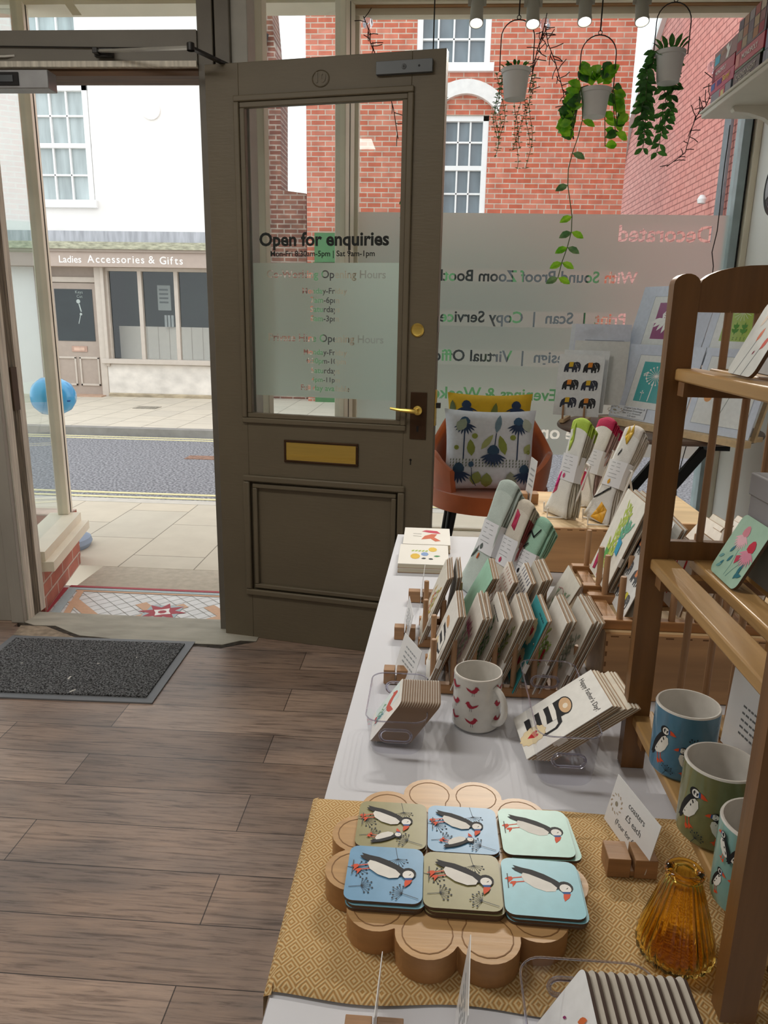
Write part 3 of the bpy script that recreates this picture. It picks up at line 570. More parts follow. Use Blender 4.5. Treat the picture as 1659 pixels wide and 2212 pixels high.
b.art(sh, mpz, .0002); struct('floor_lobby_mosaic', b, label='patterned mosaic tile floor in the entrance lobby with red star', cat='tiled floor')

# ------------------------------------------------------------------ white building with closed shop
YB = 12.7
RENDR = mat('white_render', '#e9e6e1', .85, var=.04, scale=(1.5, 1.5, 1.5), bump=.15, bscale=(9, 9, 9)); TAUP = mat('taupe_shopfront_paint', '#a89a8e', .6, var=.04)
TAUP2 = mat('pale_taupe_paint', '#c3b9ad', .6, var=.04); DARKIN = mat('dark_shop_interior', '#1d2322', .8, var=.3, scale=(2, 2, 2)); DGL = mat('dark_reflective_glass', '#20292a', .06, var=.2, scale=(1.5, 1.5, 2.2), spec=.6)
SASHG = mat('curtained_glass', '#a9b3b3', .12, var=.28, scale=(6, 1, .8)); WHP = mat('white_joinery', '#eeeeec', .5, var=.02)
wb = thing('white_building', 'white rendered building across the street with a closed taupe shopfront', 'building', (-6, YB, 0))
def holed(x0, x1, z0, z1, holes, y0, y1, mt):
    """wall with rectangular openings, in columns"""
    b = MB(); xs = sorted({x0, x1, *[h[0] for h in holes], *[h[1] for h in holes]})
    for i in range(len(xs)-1):
        a, c = xs[i], xs[i+1]; mid = (a+c)/2; hs = sorted([(h[2], h[3]) for h in holes if h[0] <= mid <= h[1]]); z = z0
        for p, q in hs+[(z1, z1)]:
            if p > z: b.box((a, y0, z), (c, y1, p), mt)
            z = q
    return b
H1 = [(-6.72, -5.70, 0, 2.2), (-5.62, -3.55, .66, 2.2), (-6.68, -5.64, 3.15, 4.95), (-6.8, -5.7, 5.62, 6.9)]
holed(-12, -2.95, 0, 8, H1, YB, YB+.25, RENDR).build('wall', wb)
MB().box((-12, YB+.9, 0), (-2.95, YB+1, 8), DARKIN).build('interior', wb)
def sash(par, x0, x1, z0, z1, y, cols=3, rows=4, glass=None):
    f = MB().box((x0, y-.03, z0), (x0+.09, y+.06, z1), WHP).box((x1-.09, y-.03, z0), (x1, y+.06, z1), WHP).box((x0, y-.03, z1-.08), (x1, y+.06, z1), WHP).box((x0-.06, y-.12, z0-.07), (x1+.06, y+.06, z0+.05), WHP)
    zm = (z0+z1)/2; f.box((x0, y-.02, zm-.035), (x1, y+.06, zm+.035), WHP)
    for i in range(1, cols): xx = x0+.09+(x1-x0-.18)*i/cols; f.box((xx-.014, y, z0), (xx+.014, y+.05, z1), WHP)
    for i in range(1, rows):
        if i*2 != rows: zz = z0+(z1-z0)*i/rows; f.box((x0, y, zz-.014), (x1, y+.05, zz+.014), WHP)
    o = f.build('window', par, bevel=.004); MB().box((x0+.05, y+.05, z0), (x1-.05, y+.07, z1), glass or SASHG).build('pane', o); return o
sash(wb, -6.68, -5.66, 3.17, 4.93, YB+.05); sash(wb, -6.8, -5.7, 5.62, 6.9, YB+.05)
b = MB().prism([(.1*math.cos(i*math.pi/10), .1*math.sin(i*math.pi/10)) for i in range(20)], 0, .03, RENDR, ax=(X3*1.5, Z3*1.4, -Y3), o=(-4.62, YB, 4.56)); b.build('wall_boss', wb, bevel=.01)
LEAD = mat('weathered_lead', '#a6a8ad', .6, var=.25, scale=(14, 14, 2)); MOSS = mat('mossy_cornice', '#a9a892', .9, var=.4, scale=(9, 9, 30))
b = MB().box((-9.5, YB-.28, 2.55), (-3.2, YB, 2.72), LEAD).box((-9.5, YB-.34, 2.44), (-3.2, YB, 2.55), MOSS); b.build('lead_cornice', wb)
b = MB().box((-9.5, YB-.26, 2.17), (-3.2, YB, 2.46), mat('sign_taupe', '#b3a397', .6, var=.03)).box((-9.5, YB-.30, 2.40), (-3.2, YB, 2.45), TAUP); sg = b.build('sign_board', wb, label='taupe sign board')
t = MB(); sy = YB-.262
def sgn_(txt, x0, x1, z): t.text(txt, lambda x, y, h: Vector((x, sy-h, y)), width=x1-x0, x=x0, y=z, col='#f2eeea', bold=.01)
f_ = lambda px: ony(px, 568, sy).x
sgn_('Ladies', f_(128), f_(176), ony(150, 567, sy).z)
def spaced(txt, a, c, z):
    k = .118/.7; ws = [(lambda b_: (b_[2]-b_[0])*k)(glyphs(ch, .01)[2]) for ch in txt]; gap = ((c-a)-sum(ws))/max(1, len(txt)-1); x = a
    for ch, wd in zip(txt, ws):
        t.text(ch, lambda x_, y, h: Vector((x_, sy-h, y)), height=.118, x=x, y=z, col='#f2eeea', bold=.01); x += wd+gap
spaced('Accessories', f_(189), f_(312), ony(250, 568, sy).z); spaced('&', f_(321), f_(334), ony(330, 569, sy).z); spaced('Gifts', f_(345), f_(395), ony(370, 571, sy).z)
t.build('sign_lettering', sg, smooth=0, label='white lettering Ladies Accessories & Gifts')
# shop door
b = MB().box((-6.72, YB+.10, 0), (-5.72, YB+.16, 2.2), TAUP).box((-6.8, YB-.02, 0), (-6.68, YB+.2, 2.2), TAUP).box((-5.74, YB-.06, 0), (-5.62, YB+.12, 2.2), TAUP2).box((-5.62, YB-.1, .55), (-5.56, YB+.1, 2.2), TAUP2).box((-6.7, YB+.03, 1.93), (-5.7, YB+.12, 2.02), TAUP2)
b.build('door_surround', wb, bevel=.01)
b = MB().box((-6.64, YB+.05, .04), (-5.76, YB+.10, 1.92), TAUP)
for x0_ in (-6.56, -6.15):
    for q in ((x0_, .20, x0_+.35, .235), (x0_, .66, x0_+.35, .695), (x0_, .20, x0_+.03, .69), (x0_+.32, .20, x0_+.35, .69)): b.box((q[0], YB+.03, q[1]), (q[2], YB+.05, q[3]), TAUP2)
sd = b.build('shop_door', wb, bevel=.004)
b = MB().box((-6.50, YB+.042, .96), (-5.84, YB+.05, 1.82), DGL); kp = lambda x, y, h: Vector((x, YB+.04-h, y))
b.art([strk('#aab4b0', [(-6.08, 1.58), (-6.05, 1.45)], .02), circ('#aab4b0', -6.09, 1.62, .035), strk('#aab4b0', [(-6.07, 1.39), (-6.11, 1.25)], .012), circ('#aab4b0', -6.06, 1.41, .022)], kp)
b.text('Keys', kp, width=.13, x=-6.13, y=1.75, col='#8f9a96'); b.text('Cut', kp, width=.1, x=-6.11, y=1.68, col='#8f9a96'); b.build('pane', sd, label='dark glass with key sign')
b = MB().box((-6.27, YB+.035, .78), (-6.0, YB+.05, .875), mat('pinkish_letter_plate', '#b39484', .4, .3)).box((-6.23, YB+.03, .80), (-6.04, YB+.036, .85), mat('plate_flap', '#c9ab98', .4, .3)); b.build('letter_plate', sd)
b = MB().box((-6.61, YB+.035, .97), (-6.57, YB+.05, 1.10), mat('dull_steel', '#8e8b86', .4, .5)).tube([(-6.59, YB+.0, 1.06), (-6.52, YB+.0, 1.06)], .01, MATS['dull_steel']); b.build('door_handle', sd)
# shop window
b = MB()
for xx in (-5.56, -4.98, -4.36, -3.78): b.box((xx-.035, YB-.02, .66), (xx+.035, YB+.06, 2.2), TAUP2)
b.box((-5.6, YB-.03, 2.12), (-3.5, YB+.06, 2.2), TAUP2).box((-5.68, YB-.14, .60), (-3.45, YB+.06, .68), TAUP2)
sw = b.build('shop_window', wb, bevel=.006)
MB().box((-5.6, YB+.03, .66), (-3.5, YB+.036, 2.2), GLASS).build('pane', sw)
b = MB(); b.box((-5.6, YB+.5, .66), (-3.5, YB+.52, 1.22), TAUP2)
for k in range(9): b.box((-5.1+k*.2, YB+.495, .66), (-5.09+k*.2, YB+.501, 1.22), TAUP)
b.box((-5.6, YB+.06, .62), (-3.5, YB+.5, .66), WHP); b.build('display_back_panel', sw)
b = MB().box((-5.6, YB+.85, 1.2), (-3.5, YB+.88, 2.3), mat('dark_green_interior', '#16241d', .8, var=.4, scale=(3, 3, 1))); b.build('dark_interior', sw)
b = MB().box((-4.85, YB+.44, 1.50), (-4.62, YB+.46, 1.92), ink('#8c8f8a')); mm = lambda x, y, h: Vector((x, YB+.439-h, y))
b.art([rect('#4a4f4e', -4.82, 1.62+k*.07, -4.66, 1.65+k*.07) for k in range(4)], mm); b.build('poster', sw)
for x0_ in (-4.72, -4.66, -4.60): MB().box((x0_-.02, YB+.42, 1.22), (x0_+.02, YB+.45, 1.42), ink('#9a9c9a')).build('goods_box', sw)
b = MB().box((-5.62, YB-.06, .0), (-3.3, YB, .60), mat('rough_limewash', '#d9d3ca', .9, var=.14, scale=(4, 4, 6), bump=.8, bscale=(8, 8, 8))).box((-5.62, YB-.09, .0), (-3.3, YB-.02, .10), mat('damp_base', '#a79a82', .9, var=.3, scale=(5, 5, 20), bump=.5)); b.build('stall_riser', wb, bevel=.02)
MB().box((-6.72, YB-.25, .03), (-5.68, YB+.1, .055), mat('door_step', '#b79a84', .9)).build('door_step', wb)
# dark brick sliver building
BR2 = brick('sooty_brick', '#7d4a3a', '#9a6a55', '#b3a495', mort=.012, var=.8); BR1 = brick('orange_red_brick', '#c86a50', '#da9078', '#cdbcaa', mort=.009, var=.45)
db = thing('sooty_brick_building', 'narrow sooty brick building end left of the sky gap', 'building', (-2.8, YB+.3, 0))
MB().prism([(-2.95, 0), (-2.2, 0), (-2.2, 3.4), (-2.62, 3.45), (-2.60, 4.9), (-2.68, 5.5), (-2.80, 7), (-2.95, 7)], 0, .6, BR2, ax=(X3, Z3, -Y3), o=(0, YB+.9, 0)).build('wall', db)
b = MB().tube([(-2.88, YB+.22, .0), (-2.88, YB+.22, 5.0), (-2.88, YB+.22, 5.4), (-2.80, YB+.2, 5.7)], .05, mat('black_iron_pipe', '#2d3033', .5)); b.build('drainpipe', db)
# orange brick building
ob = thing('orange_brick_building', 'orange brick building across the street with white sash windows and green shopfront', 'building', (.3, YB, 0))
H2 = [(-.43, .69, 5.16, 6.75), (-.03, .72, 3.0, 4.50), (-1.9, 2.5, .3, 2.3)]
holed(-2.14, 2.85, 0, 8.5, H2, YB, YB+.25, BR1).build('wall', ob)
MB().box((-2.1, YB+.6, 0), (2.8, YB+.7, 8.4), DARKIN).build('interior', ob)
GRG = mat('grey_pane', '#737c82', .12, var=.2, scale=(5, 1, 2))
sash(ob, -.43, .69, 5.16, 6.75, YB+.04, 4, 4, GRG); sash(ob, -.03, .72, 3.0, 4.50, YB+.06, 3, 4, GRG)
arc = [(-.14+.98*i/12, 4.50+.28*math.sin(math.pi*(i)/12)**.7) for i in range(13)]; arc2 = [(-.20+1.1*i/12, 4.72+.26*math.sin(math.pi*i/12)**.7) for i in range(13)][::-1]
MB().prism(arc+arc2, 0, .1, mat('white_arch_render', '#e8e6e2', .9, var=.05, bump=.6), ax=(X3, Z3, -Y3), o=(0, YB+.0, 0)).build('arched_lintel', ob, bevel=.01)
GREEN = mat('green_shopfront_paint', '#3a7040', .5, var=.1)
b = MB().box((-2.0, YB-.12, 2.3), (2.6, YB, 2.75), GREEN).box((-2.0, YB-.12, 0), (2.6, YB, .35), GREEN)
for xx in (-1.95, -.9, .2, 1.3, 2.5): b.box((xx-.08, YB-.1, .3), (xx+.08, YB+.02, 2.3), GREEN)
b.build('green_shopfront', ob); MB().box((-1.9, YB+.02, .3), (2.5, YB+.05, 2.3), DGL).build('shop_glass', ob)
# red brick side wall on the right
BR3 = brick('pale_red_brick', '#e29c92', '#e8a89e', '#a86a64', axis='yz', mort=.010, row=.085, bw=.25, var=.25)
rb = thing('red_brick_side_wall', 'tall pink-red brick side wall receding at the right', 'building', (3.5, 12, 0))
MB().prism([(9.15, 0), (16.3, 0), (15.9, 4.0), (15.2, 5.1), (13.5, 6.2), (12.6, 7.0), (11.5, 8), (9.15, 10)], 0, .3, BR3, ax=(Y3, Z3, X3), o=(3.5, 0, 0)).build('wall', rb)
MB().bar((3.48, 15.95, 4.0), (3.48, 15.25, 5.1), .12, .12, WHP).bar((3.48, 15.25, 5.1), (3.48, 12, 7.25), .12, .12, WHP).build('verge_board', rb)
MB().box((3.44, 10.02, 0), (3.5, 9.98, .1), BR3).tube([(3.42, 9.99, 0), (3.42, 9.99, 3.9)], .055, mat('grey_rain_pipe', '#6f7578', .5)).build('drainpipe', rb)
b = MB().lathe([(.05, 0), (.06, .05), (.03, .1), (0, .1)], (3.40, 10.6, 2.95), WHP, 14); b.build('wall_lamp', rb)
b = MB().box((3.5, 9.1, 0), (9, 9.2, 9), BR3); b.build('front_wall', rb)
# balloons
BAL = mat('sky_blue_latex', '#4fb4ee', .18, var=.03, coat=.4); bc = ony(120, 856, 4.75)
bl = thing('balloon', 'bright blue party balloon floating behind the cream window post', 'balloon', bc-Z3*.12)
ax = (X3, Y3, Z3)
b = MB().lathe([(0, -.155), (.05, -.148), (.09, -.125), (.12, -.08), (.125, -.02), (.115, .04), (.09, .09), (.05, .12), (0, .13)], bc, BAL, 32, (Vector((0, .15, 1)).normalized(), Vector((0, 1, -.15)).normalized(), X3)); b.build('balloon_skin', bl)
dd = [ony(148, 866, 4.63), ony(82, 866, 4.66)]
for q in dd: MB().lathe([(.008, -.012), (.006, .01), (0, .012)], q, ink('#1c5f9c'), 10, (X3, Z3, -Y3)).build('printed_spot', bl)
pb = onz(190, 1205, -.05)
b = MB().lathe([(.13, 0), (.15, .03), (.14, .06), (.09, .09), (.03, .10), (0, .10)], (-2.29, 4.42, -.05), mat('grey_blue_plastic', '#8fa0b4', .5, var=.05), 28, (X3*.8, Y3*1.1, Z3)); b.build('sign_base', label='grey-blue rounded plastic base on the pavement behind the brick wall', cat='sign base')
# ================================================================== interior things
TZ = .74
KRAFT = mat('kraft_envelope', '#a98f76', .8, var=.08, scale=(30, 30, 30)); CARDW = mat('white_card_stock', '#eceae4', .6, var=.02)
OAK = wood('oak_block', '#a9805a', 0, .5, .25); PINE = wood('pine_crate', '#d9bd92', 0, .5, .14, s=.6); PINEF = wood('plywood_crate_front', '#c0966a', 0, .5, .22, s=.5)
BAMB = wood('bamboo', '#c49c6c', 0, .35, .13, .04, 1.6); RACKSHADE = wood('pine_rack_shaded', '#7a552f', 2, .4, .25, s=.7); SLATLIT = wood('pine_slat_lit', '#b8925e', 1, .35, .2, s=.7); DOWEL = wood('beech_dowel', '#a98360', 2, .45, .18)  # one rack pine: backlit shade painted into the posts, light into the slats
RAILW = wood('card_rack_rail', '#a87c52', 0, .45, .3)
def rr(w_, h_, r, n=5, x0=0, y0=0):
    o = []
    for cx, cy, a in ((w_-r, h_-r, 0), (r, h_-r, 90), (r, r, 180), (w_-r, r, 270)):
        for i in range(n+1): g = R(a+90*i/n); o.append((x0+cx+r*math.cos(g), y0+cy+r*math.sin(g)))
    return o
def frame(P0, P1, lean):
    P0 = Vector(P0); P1 = Vector(P1); ux = (P1-P0); ux.z = 0; ux.normalize(); nb = ux.cross(Z3)
    l = R(lean); uy = Z3*math.cos(l)-nb*math.sin(l); return P0, ux, uy, ux.cross(uy)
def fmap(F, w_, h_):
    P, ux, uy, n = F; return lambda x, y, h: P+ux*(x*w_)+uy*(y*h_)+n*h

# door mat
mat_t = thing('door_mat', 'dark grey ribbed door mat with smooth rubber border by the threshold', 'door mat', (-1.42, 2.69, 0))
ca_, cb_, cc_, cd_ = (-1.84, 2.955), (-1.015, 2.975), (-1.005, 2.43), (-1.82, 2.41)
def inset(q, k):
    cx = sum(p[0] for p in q)/4; cy = sum(p[1] for p in q)/4
    return [(p[0]+(k if p[0] < cx else -k), p[1]+(k if p[1] < cy else -k)) for p in q]
q = [ca_, cd_, cc_, cb_]
MB().prism(q, .0, .006, mat('grey_rubber', '#6f7276', .5, var=.05)).build('rubber_border', mat_t, bevel=.002)
MB().prism(inset(q, .035), .005, .012, speckle('charcoal_mat_pile', '#1a1b1c', '#8a8c8e', 150, 1, 1, .40, .68, .01)).build('mat_pile', mat_t, bevel=.002)
for lb, x, y in (('white scrap of debris near the front edge of the mat', 157, 1492), ('white speck of debris at the left of the mat', 47, 1432), ('small pale speck of debris right of the mat centre', 295, 1420), ('tiny pale fluff at the middle of the mat', 212, 1433), ('curled pale scrap on the mat centre', 150, 1464)):
    p = onz(x, y, .013); a = random.random()*3; s_ = .012 if 'scrap' in lb else .005
    MB().obox(p, (s_*2, s_*.5, .002), ink('#d5d2ca'), (Vector((math.cos(a), math.sin(a), 0)), Vector((-math.sin(a), math.cos(a), 0)), Z3)).build('debris', label=lb, cat='debris')

# table with cloth
tb = thing('display_table', 'long trestle table hidden under a white cloth', 'table', (.55, 1.2, 0))
MB().box((-.09, .22, .705), (1.25, 2.25, .733), wood('table_board', '#b89468', 1)).build('tabletop', tb)
for x in (-.02, 1.15):
    for y in (.35, 2.12): MB().box((x-.02, y-.02, 0), (x+.02, y+.02, .705), mat('table_leg_metal', '#7b7d80', .4, .6)).build('leg', tb)
CLOTH = mat('white_cotton_cloth', '#d9dbe2', .85, var=.03, scale=(5, 5, 5), bump=.12, bscale=(14, 5, 9))
# draped cloth: top grid with creases, then hem hanging at left, far and near ends
b = MB(); nx, ny = 54, 84; x0_, x1_, y0_, y1_ = -.135, 1.28, .19, 2.275
def xl_(y): return -.160+.0275*y
def clothz(x, y):
    d = lambda v, c, s: math.exp(-((v-c)/s)**2)
    return TZ-.0015+.0010*math.sin(x*9+y*4)*math.sin(y*7)+.0022*d(y, 1.33+.02*x, .006)+.002*d(y, 1.86, .006)+.0015*d(x, .02+.01*y, .008)
vs_ = []; fs = []
for j in range(ny+1):
    for i in range(nx+1):
        y = y0_+(y1_-y0_)*j/ny; x = xl_(y)+(x1_-xl_(y))*i/nx; vs_.append((x, y, min(clothz(x, y), TZ-.0002)))
for j in range(ny):
    for i in range(nx): k = j*(nx+1)+i; fs.append((k, k+1, k+nx+2, k+nx+1))
b.add(vs_, fs, CLOTH)
def drape(pts, out, amp):
    vs_ = []; fs = []; n = len(pts); rows = 9
    for r_ in range(rows+1):
        t = r_/rows
        for i, p in enumerate(pts):
            dpt = .0+.62*t; o_ = .006*min(1, t*6)+amp*t*(.5+.5*math.sin(i*.42)+.35*math.sin(i*.17+1)); q = Vector(p)+out*o_
            vs_.append((q.x, q.y, p[2]-dpt-(.0 if t else 0)))
    for r_ in range(rows):
        for i in range(n-1): k = r_*n+i; fs.append((k, k+1, k+n+1, k+n))
    b.add(vs_, fs, CLOTH)
drape([(xl_(y0_+(y1_-y0_)*j/ny), y0_+(y1_-y0_)*j/ny, TZ-.0015) for j in range(ny+1)], Vector((-1, 0, 0)), .0)
drape([(xl_(y1_)+(x1_-xl_(y1_))*i/nx, y1_, TZ-.0015) for i in range(nx+1)], Vector((0, 1, 0)), .03)
drape([(x0_+(x1_-x0_)*i/nx, y0_, TZ-.0015) for i in range(nx+1)], Vector((0, -1, 0)), .03)
b.build('tablecloth', label='white cotton cloth draped over the long display table', cat='tablecloth', smooth=60)
WV = weave()
b = MB(); vs_ = []; fs = []; n1, n2 = 70, 8
X_ = [-.142+(.46+.142)*i/n1 for i in range(n1+1)]; rows = [(.592, 0), (.60, 1), (.66, 1), (.75, 1), (.85, 1), (.904, 1), (.912, 0)]
for (y, up) in rows:
    for i, x in enumerate(X_):
        wob = .004*math.sin(x*31) if y in (.592, .60) else .003*math.sin(x*14) if y > .9 else 0
        vs_.append((x, y+wob, TZ+(.0055 if up else .0008)))
for j in range(len(rows)-1):
    for i in range(n1): k = j*(n1+1)+i; fs.append((k, k+1, k+n1+2, k+n1+1))
b.add(vs_, fs, WV); n = len(rows)
vs_ = []; 
for j, (y, up) in enumerate(rows):
    for (dx, dz) in ((0, .0055 if up else .0008), (-.008, -.002), (-.009, -.03 if y < .9 else -.004)): vs_.append((-.142+dx-(.0 if y > .65 else .0), y, TZ+dz))
b.add(vs_, [(j*3+k, j*3+k+1, j*3+k+4, j*3+k+3) for j in range(n-1) for k in range(2)], WV)
b.build('table_runner', label='mustard diamond-weave mat over the near end of the white cloth', cat='table runner', smooth=60)

# flower-shaped board
bo = thing('serving_board', 'flower-shaped bamboo board carrying six piles of coasters', 'serving board', (.045, .765, TZ+.006))
bcx, bcy, zt = .045, .765, TZ+.036
def petal(r0_, rp, k=12):
    o = []
    for i in range(k):
        a = R(15+30*i); cx, cy = bcx+r0_*math.cos(a), bcy+r0_*math.sin(a)
        for j in range(-6, 7): g = a+R(13.2*j); o.append((cx+rp*math.cos(g), cy+rp*math.sin(g)))
    return o
BR_ = .122; MB().prism(petal(BR_, .0345), TZ+.006, zt, BAMB, side=wood('bamboo_side', '#a87c50', 0, .4, .15)).build('board', bo, bevel=.0025)
b = MB(); sh = []
for i in range(12):
    a = R(15+30*i); pts = []
    for j in range(15):
        t = j/14; g = (t-.5)*2.0*math.pi*.78
        pts.append((bcx+BR_*math.cos(a)+.027*math.cos(a+g)*1.0, bcy+BR_*math.sin(a)+.027*math.sin(a+g)))
    a0 = (bcx+.055*math.cos(a-R(2)), bcy+.055*math.sin(a-R(2))); a1 = (bcx+.055*math.cos(a+R(2)), bcy+.055*math.sin(a+R(2)))
    sh.append(strk('#8a6238', [a0]+pts+[a1], .0012))
b.art(sh, lambda x, y, h: Vector((x, y, zt+h)), .0002); b.build('carved_grooves', bo, smooth=0)

# coasters
def coaster(F, s, face, art, label, group, name='coaster', t=.0035, edge='#5f4a3a', r=.011):
    """F: frame whose origin is the lower left corner of the face; ux, uy along the face"""
    P, ux, uy, n = F; b = MB(); b.prism(rr(s, s, r), -t, 0, ink(face, .35), ax=(ux, uy, n), o=P, side=ink(edge))
    if art: b.art(art, lambda x, y, h: P+ux*(x*s)+uy*(y*s)+n*h)
    return b.build(name, label=label, cat='coaster', group=group, loc=P+ux*s/2+uy*s/2-n*t)
OL, BL, MI, TQ = '#9a9468', '#78a9cf', '#9fcfc4', '#86c4d4'
def umbs(c='#2b3440'): return umbel(c, .0, .62, R(10), .22, .15, w_=.007)+umbel(c, .42, .0, R(80), .0+.12, .17)+umbel(c, .78, .05, R(100), .16, .15)+umbel(c, .92, .95, R(-110), .22, .15)
def sig(): return [strk('#4b4b4b', [(.30, .07), (.56, .07)], .012)]
two = umbs()+T(PUFFIN, .0, .02, .86)+T(PUFFIN, 1.02, .16, .55, flip=True)
one = umbs()+T(PUFFIN, .02, .05, .95)
solo = T(PUFFIN, .0, .04, .95)
# reader stands on the left: face right = -Y, face up = +X
def flat(x, y, z, rot=0):
    a = R(rot); ux = Vector((math.sin(a), -math.cos(a), 0)); uy = Vector((math.cos(a), math.sin(a), 0)); return (Vector((x, y, z)), ux, uy, Z3)
def cpile(x, y, rot, top, s, face, art, n, under, lab, under_lab, grp):
    for k in range(n):
        last = k == n-1; j = 0 if last else (k % 2*.002+under.get('off', 0))
        z = zt+.0038*(k+1)
        coaster(flat(x+j*.7, y-(0 if last else under.get('off', 0)), z, rot+(0 if last else under.get('rot', 0)*(1-k*.5))), s, face if last else under.get('c', face), art+sig() if last else None, lab if last else (under_lab if n == 2 else ['bottom', 'middle'][k]+' '+under_lab), grp)
S_ = .087
G_ = 'puffin coasters piled on the bamboo board'
cpile(-.077, .851, 0, 1, S_, OL, two, 2, {'off': .001}, 'olive coaster with two puffins, top of the back left pile', 'plain-edged coaster under the olive two-puffin coaster', G_)
cpile(.012, .850, 0, 1, S_, BL, two, 2, {'off': .001}, 'blue coaster with two puffins, top of the back middle pile', 'coaster under the blue two-puffin coaster', G_)
cpile(.102, .852, 1, 1, S_, MI, solo, 2, {'off': .005, 'rot': 3, 'c': '#9fcfc4'}, 'mint coaster with one puffin, top of the back right pile', 'mint coaster sticking out under the mint puffin coaster', G_)
cpile(-.080, .760, 0, 1, S_, BL, one, 3, {'off': .003, 'c': '#7fb6c8'}, 'blue coaster with one puffin and seed heads, top of the front left pile', 'coaster under the front left blue puffin coaster', G_)
cpile(.008, .757, 0, 1, S_, OL, one, 3, {'off': .002}, 'olive coaster with one puffin, top of the front middle pile', 'coaster under the front middle olive puffin coaster', G_)
cpile(.098, .755, -1, 1, S_, TQ, solo, 3, {'off': .002}, 'turquoise coaster with one puffin, top of the front right pile', 'coaster under the front right turquoise puffin coaster', G_)

# price card holders
def holder(x, y, z, w_, lab, cw=.0, ch=.0, lean=8, text=None, cy0=None, dx=0, art=None, yaw=0, dz=.006, bl_=(.045, .020, .024), clab='price_card'):
    t = thing('price_holder', lab, 'price holder', (x, y, z), 'wooden price holders')
    MB().obox((x-bl_[0]*.27, y, z+bl_[2]/2), (bl_[0]*.46, bl_[1], bl_[2]), OAK).obox((x+bl_[0]*.27, y, z+bl_[2]/2), (bl_[0]*.46, bl_[1], bl_[2]), OAK).obox((x, y, z+.0045), (bl_[0]-.004, bl_[1]-.004, .007), OAK).build('wooden_block', t, bevel=.0008)
    a = R(yaw); d = Vector((math.sin(a), math.cos(a), 0)); c = Vector((x+dx, y if cy0 is None else cy0, z+dz))
    F = frame(c+d*cw/2, c-d*cw/2, lean); P, ux, uy, n = F; b = MB(); b.prism([(0, 0), (cw, 0), (cw, ch), (0, ch)], -.0004, .0004, mat('laminated_card', '#e6e8ea', .25, var=.02), ax=(ux, uy, n), o=P)
    mp = lambda u, v, h: P+ux*u+uy*v+n*(h+.0005)
    if art: b.art(art, lambda u, v, h: P+ux*(u*cw)+uy*(v*ch)+n*(h+.0005))
    for (s_, yy, wd) in (text or []): b.text(s_, mp, width=wd*cw, x=cw*.56-wd*cw/2, y=yy*ch, col='#4a4d50')
    b.build('price_card', t, smooth=0); return t
LOGO = [strk('#b7a68f', [(.15+.10*math.cos(i*.5236), .5+.16*math.sin(i*.5236)), (.15+.13*math.cos(i*.5236+.25), .5+.20*math.sin(i*.5236+.25))], .02) for i in range(12)]+[circ('#9a9483', .15, .5, .03, 8, .05)]
rnd = random.Random(3)
holder(.262, .80, TZ+.006, .05, 'wooden block holding the coasters price card on the mustard mat', .108, .068, 12, [('coasters', .68, .36), ('£5 each', .44, .34), ('(Four for £17.50)', .18, .66)], cy0=.835, dx=.002, art=[(c, [(x*1, y) for x, y in p]) for c, p in LOGO], yaw=-14, bl_=(.06, .034, .026))
SC = lambda: scribble(rnd, .25, .25, .6, .5, '#9aa0a4', 4)
holder(-.012, 1.695, TZ, .05, 'wooden block and price card beside the notebooks', .09, .075, 4, art=SC(), bl_=(.062, .022, .028), yaw=2)
holder(-.043, 1.475, TZ, .05, 'wooden block with a price card seen edge-on at the middle of the table edge', .11, .07, 10, art=SC(), bl_=(.045, .022, .028), yaw=-6)
holder(-.052, 1.275, TZ, .05, 'small wooden block with a white price card behind the left acrylic tub', .09, .075, 16, art=SC(), bl_=(.045, .024, .028), yaw=-22, dx=.012)
holder(-.035, .545, TZ, .05, 'wooden block with a blank price card at the bottom edge of the picture', .07, .07, 3, bl_=(.055, .024, .024), yaw=2)
holder(.040, .54, TZ, .05, 'tall clear-edged price card standing in front of the bamboo board', .085, .095, 6, art=SC(), bl_=(.03, .02, .01), yaw=4)
holder(.30, 2.24, .866, .05, 'wooden block and price card on the far corner of the pale crate', .08, .13, 6, art=SC(), bl_=(.06, .045, .032), yaw=-6)
holder(.44, .925, .817, .05, 'block with a printed sign on the bottom shelf of the pine rack', .115, .125, 3, art=scribble(rnd, .3, .2, .5, .4, '#6b6f72', 5), bl_=(.04, .03, .02), yaw=-10)

# clear acrylic tubs
def tub(name, lab, x0, y0, x1, y1, h, z=TZ, r=.022, t=.0016):
    tb_ = thing(name, lab, 'storage tub', ((x0+x1)/2, (y0+y1)/2, z), 'clear acrylic tubs'); w_, d_ = x1-x0, y1-y0
    out = lambda k, e: [(x0+e-k, y0+e-k)] and rr(w_+2*k-2*e, d_+2*k-2*e, r, 6, x0-k+e, y0-k+e)
    o0, o1 = out(-.006, 0), out(0, 0); b = MB(); n = len(o0); zz = [z+.003, z+h]
    vs_ = [(p[0], p[1], z+.001) for p in out(-.009, 0)]+[(p[0], p[1], z+.007) for p in o0]+[(p[0], p[1], z+h) for p in o1]
    b.add(vs_, [(k*n+i, k*n+(i+1) % n, (k+1)*n+(i+1) % n, (k+1)*n+i) for k in range(2) for i in range(n)], ACRYL)
    q_ = out(-.009, 0); b.add([(p[0], p[1], z+.001) for p in q_], [tuple(range(len(q_)))], ACRYL); b.build('tub_walls', tb_)
    pts = [(p[0], p[1], z+h) for p in o1]; MB().tube(pts+pts[:2], .0011, ACRYLRIM, 6, False).build('rim', tb_)
    xm = (x0+x1)/2
    for yy in (y0, y1):
        sg_ = -1 if yy == y0 else 1; yy2 = yy-sg_*.003
        o = rr(w_*.5, .020, .0098, 5, xm-w_*.25, z+h*.42); MB().tube([(p[0], yy2, p[1]) for p in o+o[:2]], .0024, ACRYLRIM, 8, False).build('handle', tb_)
    return tb_
